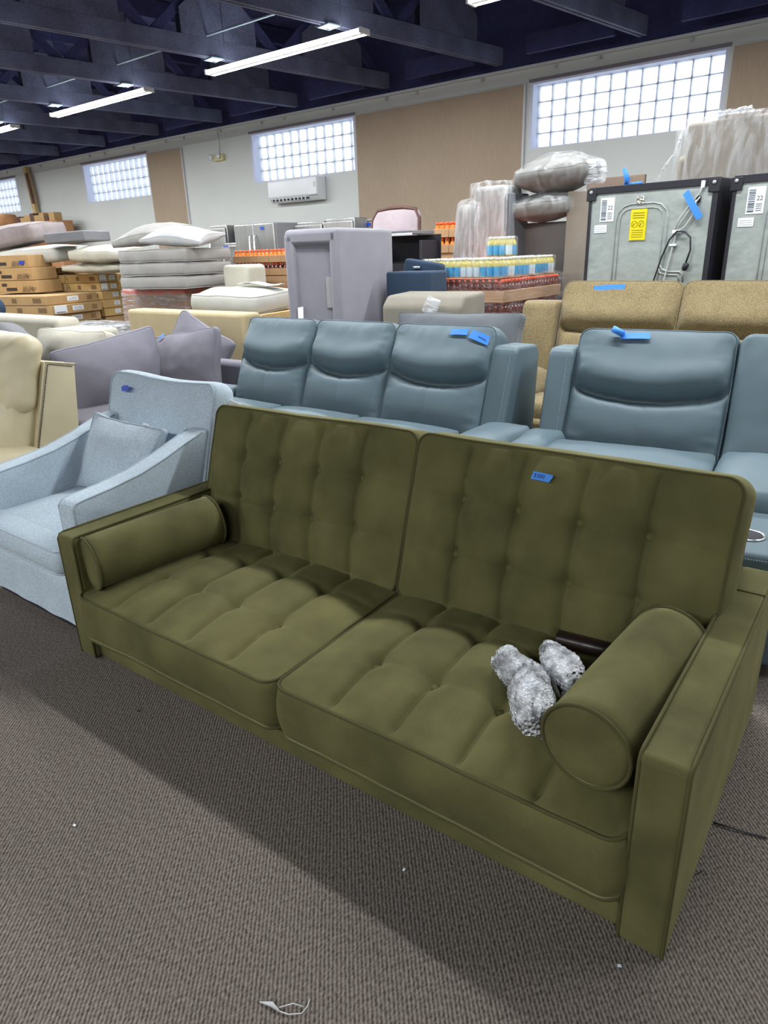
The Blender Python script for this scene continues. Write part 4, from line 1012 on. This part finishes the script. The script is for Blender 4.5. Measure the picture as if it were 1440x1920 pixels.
# ================================================================== APPLIANCE BACKS
def appliance(lab, loc, rz, w, full):
    t = thing('appliance', lab, 'appliance', loc, rz, 'galvanised appliance backs at right'); H = 1.765; d = .68
    ob('cabinet', bx(0, w, .02, d, .03, H, M['black'], .006), t)
    f = MB(); e = .022
    f.box(0, e, 0, .03, .03, H, .003); f.box(w-e*1.5, w, 0, .03, .03, H, .003); f.box(0, w, -.002, .03, H-.045, H, .003)
    ob('edge_frame', f.me('frame', M['black']), t)
    # pressed sheet with a raised rib
    ob('back_sheet', bx(e, w-e*1.5, .008, .02, .05, H-.045, M['galv']), t)
    for xx in (.02, w-.025):
        bk_ = ob('corner_bracket', bx(xx-.035, xx+.035, -.008, .0, H-.085, H-.008, M['black'], .004), t); ob('bolt', MB().lathe([(.012, 0), (.012, .005), (.006, .008)], 10).me('bolt', M['iron']), bk_, (xx, -.008, H-.03), (R(90), 0, 0))
    x0, x1, zt_ = .21, .565, H-.12
    def arch(o, r): return [(x0+o, .006, .3)]+[(x0+o, .006, zt_-.10)]+[(x0+o+(.10-o)*(1-math.cos(a)), .006, zt_-.10+(.10-o)*math.sin(a)) for a in (R(30), R(60), R(90))]+[(x1-o-(.10-o)*(1-math.cos(a)), .006, zt_-.10+(.10-o)*math.sin(a)) for a in (R(90), R(60), R(30), 0)]+[(x1-o, .006, .3)]
    ob('pressed_rib', MB().tube(arch(0, 0), .005, 6).tube(arch(.028, 0), .004, 6).me('rib', M['galv']), t)
    # labels
    lb_ = ob('barcode_label', bx(.09, .19, .004, .0075, H-.22, H-.07, M['paper']), t)
    b = MB()
    zz = H-.21; rnd = random.Random(5)
    while zz < H-.085:
        hh = rnd.choice((.003, .006, .010, .004)); b.box(.098, .135, .003, .004, zz, zz+hh); zz += hh+rnd.choice((.003, .005))
    ob('barcode', b.me('bars', M['bars']), lb_)
    ob('lettering', text_me('22', .036, M['print']), lb_, (.162, .0035, H-.135), (R(90), 0, 0))
    b = MB()
    for k in range(4): b.box(.145, .178, .003, .004, H-.168-.012*k, H-.164-.012*k)
    ob('label_text', b.me('text', M['bars']), lb_)
    l2 = ob('serial_label', bx(.055, .145, .004, .0075, H-.29, H-.24, M['paper']), t)
    b = MB()
    for k in range(3): b.box(.062, .138, .003, .004, H-.28+.012*k, H-.277+.012*k)
    ob('label_text', b.me('text', M['cable_grey']), l2)
    if full:
        ob('foil_patch', bx(.345, .395, -.002, .006, H-.125, H-.075, M['foil'], .004), t)
        y_ = ob('warning_label', bx(.315, .425, .0, .0065, H-.345, H-.155, M['yellow']), t)
        b = MB()
        for cx_ in (.345, .392):
            b.tube([(cx_+.02*math.cos(2*PI*k/20), -.0005, H-.245+.02*math.sin(2*PI*k/20)) for k in range(20)], .0016, 4, closed=True)
            b.tube([(cx_-.014, -.0005, H-.259), (cx_+.014, -.0005, H-.231)], .0016, 4); b.tube([(cx_-.008, -.0005, H-.235), (cx_-.006, -.0005, H-.257)], .0016, 4)
        for k in range(3): b.box(.33, .41, -.001, 0, H-.18-.015*k, H-.174-.015*k)
        for k in range(4): b.box(.33, .41, -.001, 0, H-.285-.014*k, H-.281-.014*k)
        ob('warning_print', b.me('print', M['yprint']), y_)
        ob('ground_bracket', bx(w-.105, w-.08, -.014, 0, H-.06, H-.015, M['paper'], .006), t)
        b = MB(); Y0 = -.012
        b.tube([(w-.09, Y0, H-0.038), (w-.105, Y0, H-0.084), (w-.16, Y0, H-0.152), (w-.215, Y0, H-0.228), (w-.232, Y0, H-0.296)], .005)
        b.tube([(w-.10, Y0, H-0.106), (w-.15, Y0-.004, H-0.175), (w-.20, Y0, H-0.243), (w-.222, Y0, H-0.296)], .004)
        b.tube([(w-.12, Y0, H-0.122), (w-.135, Y0, H-0.213), (w-.17, Y0, H-0.274), (w-.22, Y0, H-0.304), (w-.235, Y0, H-0.380), (w-.27, Y0, H-0.593), (w-.29, Y0, .3)], .005)
        ob('harness', b.me('harness', M['cable_grey']), t)
        ob('cable_clip', bx(w-.25, w-.20, -.02, .006, H-0.315, H-0.293, M['paper'], .004), t); ob('cable_clip', bx(w-.26, w-.215, -.02, .006, H-0.391, H-0.376, M['paper'], .004), t)
        ob('power_socket', bx(w-.128, w-.10, -.006, .006, H-0.137, H-0.099, M['black'], .003), t)
        ob('tape', tape_me(.19, .042, M['tape'], .003, jag=.1, seed=6), t, (w-.135, -.024, H-0.152), (R(90), R(56), 0))
        b = MB().tube([(w-.345, -.015, .30), (w-.34, -.015, H-0.608), (w-.30, -.018, H-0.456), (w-.26, -.02, H-0.350), (w-.215, -.022, H-0.300), (w-.165, -.024, H-0.304), (w-.125, -.022, H-0.342), (w-.118, -.02, H-0.418), (w-.14, -.02, H-0.502)], .0055, 8)
        pc = ob('power_cord', b.me('cord', M['black']), t)
        ob('plug', MB().lathe([(.008, 0), (.018, .012), (.02, .04), (.012, .05)], 12).me('plug', M['black']), pc, (w-.145, -.022, H-0.540), (0, R(18), 0))
        ob('pressed_foot', MB().tube([(.545, .006, H-0.502), (.56, .006, H-0.532), (.60, .006, H-0.547), (.68, .006, H-0.547), (.70, .006, H-0.562), (.705, .006, H-0.608)], .007).tube([(.53, .006, H-0.517), (.55, .006, H-0.555), (.6, .006, H-0.566), (.67, .006, H-0.566), (.68, .006, H-0.608)], .006).me('rib', M['galv']), t)
        b = MB().tube([(.24, .03, H), (.26, .02, H+.03), (.24, .0, H+.10)], [.008, .02, .012], 6).tube([(.24, .03, H+.004), (.36, .03, H+.006)], .01, 5); ob('tape_tail', b.me('tape_tail', M['tape']), t)
    return t
appliance('appliance back with yellow label, loose black cord and blue tape', (-2.03, 5.0, 0), R(-6), .86, True)
appliance('appliance back cut by the right edge, white barcode label only', (-1.105, 4.96, 0), R(-6), .86, False)

# ================================================================== FAR ROW BY THE WALL
def fridge(lab, x0, x1, y, H, kind, dp=.7):
    t = thing('refrigerator' if kind != 'range' else 'stove', lab, 'refrigerator' if kind != 'range' else 'stove', (x0, y, 0), 0, 'steel appliances along the window wall'); w_ = x1-x0
    if kind == 'dark':
        ob('cabinet', bx(0, w_, .02, .7, 0, H, M['black'], .01), t); ob('door', bx(.0, w_, -.02, .02, .05, H-.03, M['black_lining'], .01), t)
    elif kind == 'french':
        ob('cabinet', bx(0, w_, .03, .72, 0, H, M['grey_flat'], .01), t)
        for a, b_, hx in ((0, w_/2-.004, w_/2-.045), (w_/2+.004, w_, w_/2+.045)):
            d_ = ob('door', bx(a, b_, -.02, .03, .6, H-.01, M['steel'], .012, 3), t)
            ob('handle', MB().tube([(hx, -.02, 1.0), (hx, -.065, 1.03), (hx, -.065, H-.18), (hx, -.02, H-.15)], .014, 8).me('handle', M['chrome']), d_)
        ob('drawer', bx(0, w_, -.02, .03, .08, .59, M['steel'], .012, 3), t)
    else:
        ob('cabinet', bx(0, w_, .03, dp, 0, H, M['steel'], .012, 3), t); ob('door', bx(.0, w_, -.02, .028, .06, H-.04, M['steel'], .01, 3), t)
        ob('handle', MB().tube([(.06, -.02, 1.0), (.06, -.06, 1.03), (.06, -.06, H-.2), (.06, -.02, H-.17)], .013, 8).me('handle', M['chrome']), t)
    return t
Y7 = 7.4
f0 = fridge('single door steel refrigerator beside the black fronted one', -8.98, -8.6, Y7-.05, 1.84, 'steel')
fridge('black fronted refrigerator between steel ones, by the grey pillows', -8.55, -8.14, Y7+.1, 1.80, 'dark')
st = fridge('low steel appliance with blue tape before the black fronted refrigerator', -8.42, -8.07, Y7-.28, 1.585, 'steel', .33)
ob('tape', tape_me(.11, .035, M['tape_dark'], 0, seed=1), st, (.16, -.085, 1.53), (R(90), 0, 0))
ff = fridge('french door steel refrigerator with a blue tape mark and twin handles', -8.10, -7.30, Y7-.3, 1.82, 'french')
ob('tape', tape_me(.07, .04, M['tape_dark'], 0, seed=2), ff, (.58, -.024, 1.75), (R(90), 0, 0))
for i, (a, b_, H, lab) in enumerate(((-7.24, -6.74, 1.81, 'steel refrigerator top just right of the french door one'), (-6.70, -6.20, 1.83, 'steel refrigerator top above the middle of the upended grey sofa'), (-6.16, -5.62, 1.815, 'steel refrigerator top with blue tape beside the wooden framed chair'))):
    o = fridge(lab, a-(.28 if i == 2 else 0), b_-(.28 if i == 2 else 0), Y7+(.38 if i == 2 else .05), H, 'steel', .3 if i == 1 else .7)
    if i == 2: ob('tape', tape_me(.10, .04, M['tape_dark'], 0, seed=8), o, (.25, -.024, H-.07), (R(90), 0, 0))

# wall fittings
ac = thing('air_conditioner', 'white wall mounted air conditioner with louvre under the third window', 'air conditioner', (-9.52, 9.17, 2.24), 0)
ob('casing', bevel_me(MB().prism([(0, .09), (0, .33), (.03, .36), (.22, .36), (.22, 0), (.09, 0)], 0, 1.16).me('casing', M['acwhite']), .015, 3), ac)
ob('outlet', MB().box(.03, .93, .0, .02, .03, .06, 0, rot=(R(-42), 0, 0)).me('outlet', M['black']), ac, (0, .035, .0))
for k in range(10): ob('louvre', bx(.06+k*.088, .075+k*.088, .02, .05, .02, .075, M['acwhite']), ac)
ob('side_cover', bx(.94, 1.155, -.012, .05, .07, .345, M['acwhite'], .02, 3), ac)
ob('display', bx(1.09, 1.13, -.016, -.012, .19, .27, M['cable_grey']), ac)
ex = thing('emergency_light', 'small yellowed emergency light box on the white wall with conduit above', 'emergency light', (-10.92, 9.33, 3.0), 0)
ob('body', bx(-.13, .13, 0, .068, .05, .16, M['exit'], .012, 3), ex)
for s in (-1, 1): ob('lamp_head', MB().lathe([(.035, 0), (.05, .03), (.05, .045)], 14).me('lamp', M['acwhite']), ex, (s*.05 if s > 0 else -.16, -.005, .12), (R(90), 0, 0))
ob('conduit', MB().tube([(0, .05, .16), (0, .05, .555)], .009).me('conduit', M['acwhite']), ex)
tag(ob('wooden_post', bx(-.07, .07, 0, .09, 2.1, 3.56, M['pine'], .006), None, (-17.45, 9.25, 0), (0, R(-6), 0)), 'rough pine post leaning against the white wall at the far left', 'post')
tag(ob('dark_plank', bx(-.05, .05, 0, .03, 2.75, 3.42, M['redbrown'], .004), None, (-17.36, 9.215, 0), (0, R(-6), 0)), 'short dark plank fixed on the leaning pine post', 'plank')
GX = 'small brown boxes along the shelf by the far wall'
sh = tag(ob('shelf_unit', bx(-.95, .95, 0, .4, 0, 2.28, M['wicker'], .01), None, (-16.85, 8.75, 0)), 'tall brown shelving behind the mauve plush cushion', 'shelf')
bxl = ['first', 'second', 'third', 'fourth', 'fifth', 'sixth', 'seventh', 'eighth']
for k in range(8):
    h_ = (.15, .12, .16, .19, .14, .18, .12, .17)[k]
    tag(ob('small_box', bx(-.1, .1, 0, .2, 0, h_, M['card'] if k % 3 else M['redbrown'], .004), None, (-17.65+k*.22, 8.78, 2.282), (0, 0, R((-8, 5, 12, -4, 7, 0, -10, 6)[k]))), 'small brown box, %s from the left on the far shelf' % bxl[k], 'box', GX)
tag(ob('basket', MB().lathe([(.26, 0), (.34, .12), (.36, .24), (.33, .30), (.30, .31), (.02, .26)], 24).me('basket', M['wicker']), None, (-16.9, 8.0, 2.12)), 'round woven basket at the far left edge under the first window', 'basket')
tag(ob('basket_stand', bx(-.3, .3, -.3, .3, 0, 2.12, M['pine'], .01), None, (-16.9, 8.0, 0)), 'pine stand carrying the round woven basket', 'stand')

# ================================================================== LITTER ON THE CARPET
def thread(name, lab, cat, pts, r, mat): return tag(ob(name, MB().tube(pts, r, 5).me(name, mat)), lab, cat)
thread('loose_wire', 'thin black cord lying on the carpet right of the olive sofa', 'cord', [(-.19, 1.57, .004), (-.15, 1.575, .006), (-.11, 1.585, .004), (-.07, 1.595, .004)], .0025, M['black'])
thread('dark_thread', 'short dark thread by the right side of the olive sofa', 'thread', [(-.185, 1.38, .003), (-.172, 1.40, .006), (-.16, 1.398, .003)], .0012, M['black'])
b = MB().tube([(-.80, .565, .003), (-.775, .575, .006), (-.755, .575, .005)], [.001, .005, .002], 5).tube([(-.755, .575, .004), (-.735, .582, .004), (-.715, .598, .005), (-.715, .615, .006), (-.722, .628, .004)], .0013, 5).tube([(-.76, .58, .004), (-.742, .602, .005), (-.722, .61, .004)], .0013, 5)
tag(ob('plastic_thread', b.me('thread', M['cable_grey'])), 'twisted pale plastic thread on the carpet nearest the viewer', 'thread')
for i, (p, m, lab) in enumerate((((-1.54, .59), 'paper', 'white fleck on the lit carpet at the left'), ((-.25, 1.06), 'lab_white', 'pale chip on the carpet before the sofa corner'), ((-1.83, .98), 'black', 'dark crumb on the shaded carpet before the sofa'), ((-.75, .99), 'paper', 'white fleck in the shadow under the sofa front'))):
    tag(ob('lint_speck', MB().box(-.004, .004, -.003, .003, 0, .003, .001).me('speck', M[m]), None, (p[0], p[1], .001), (0, 0, R(30*i))), lab, 'lint')
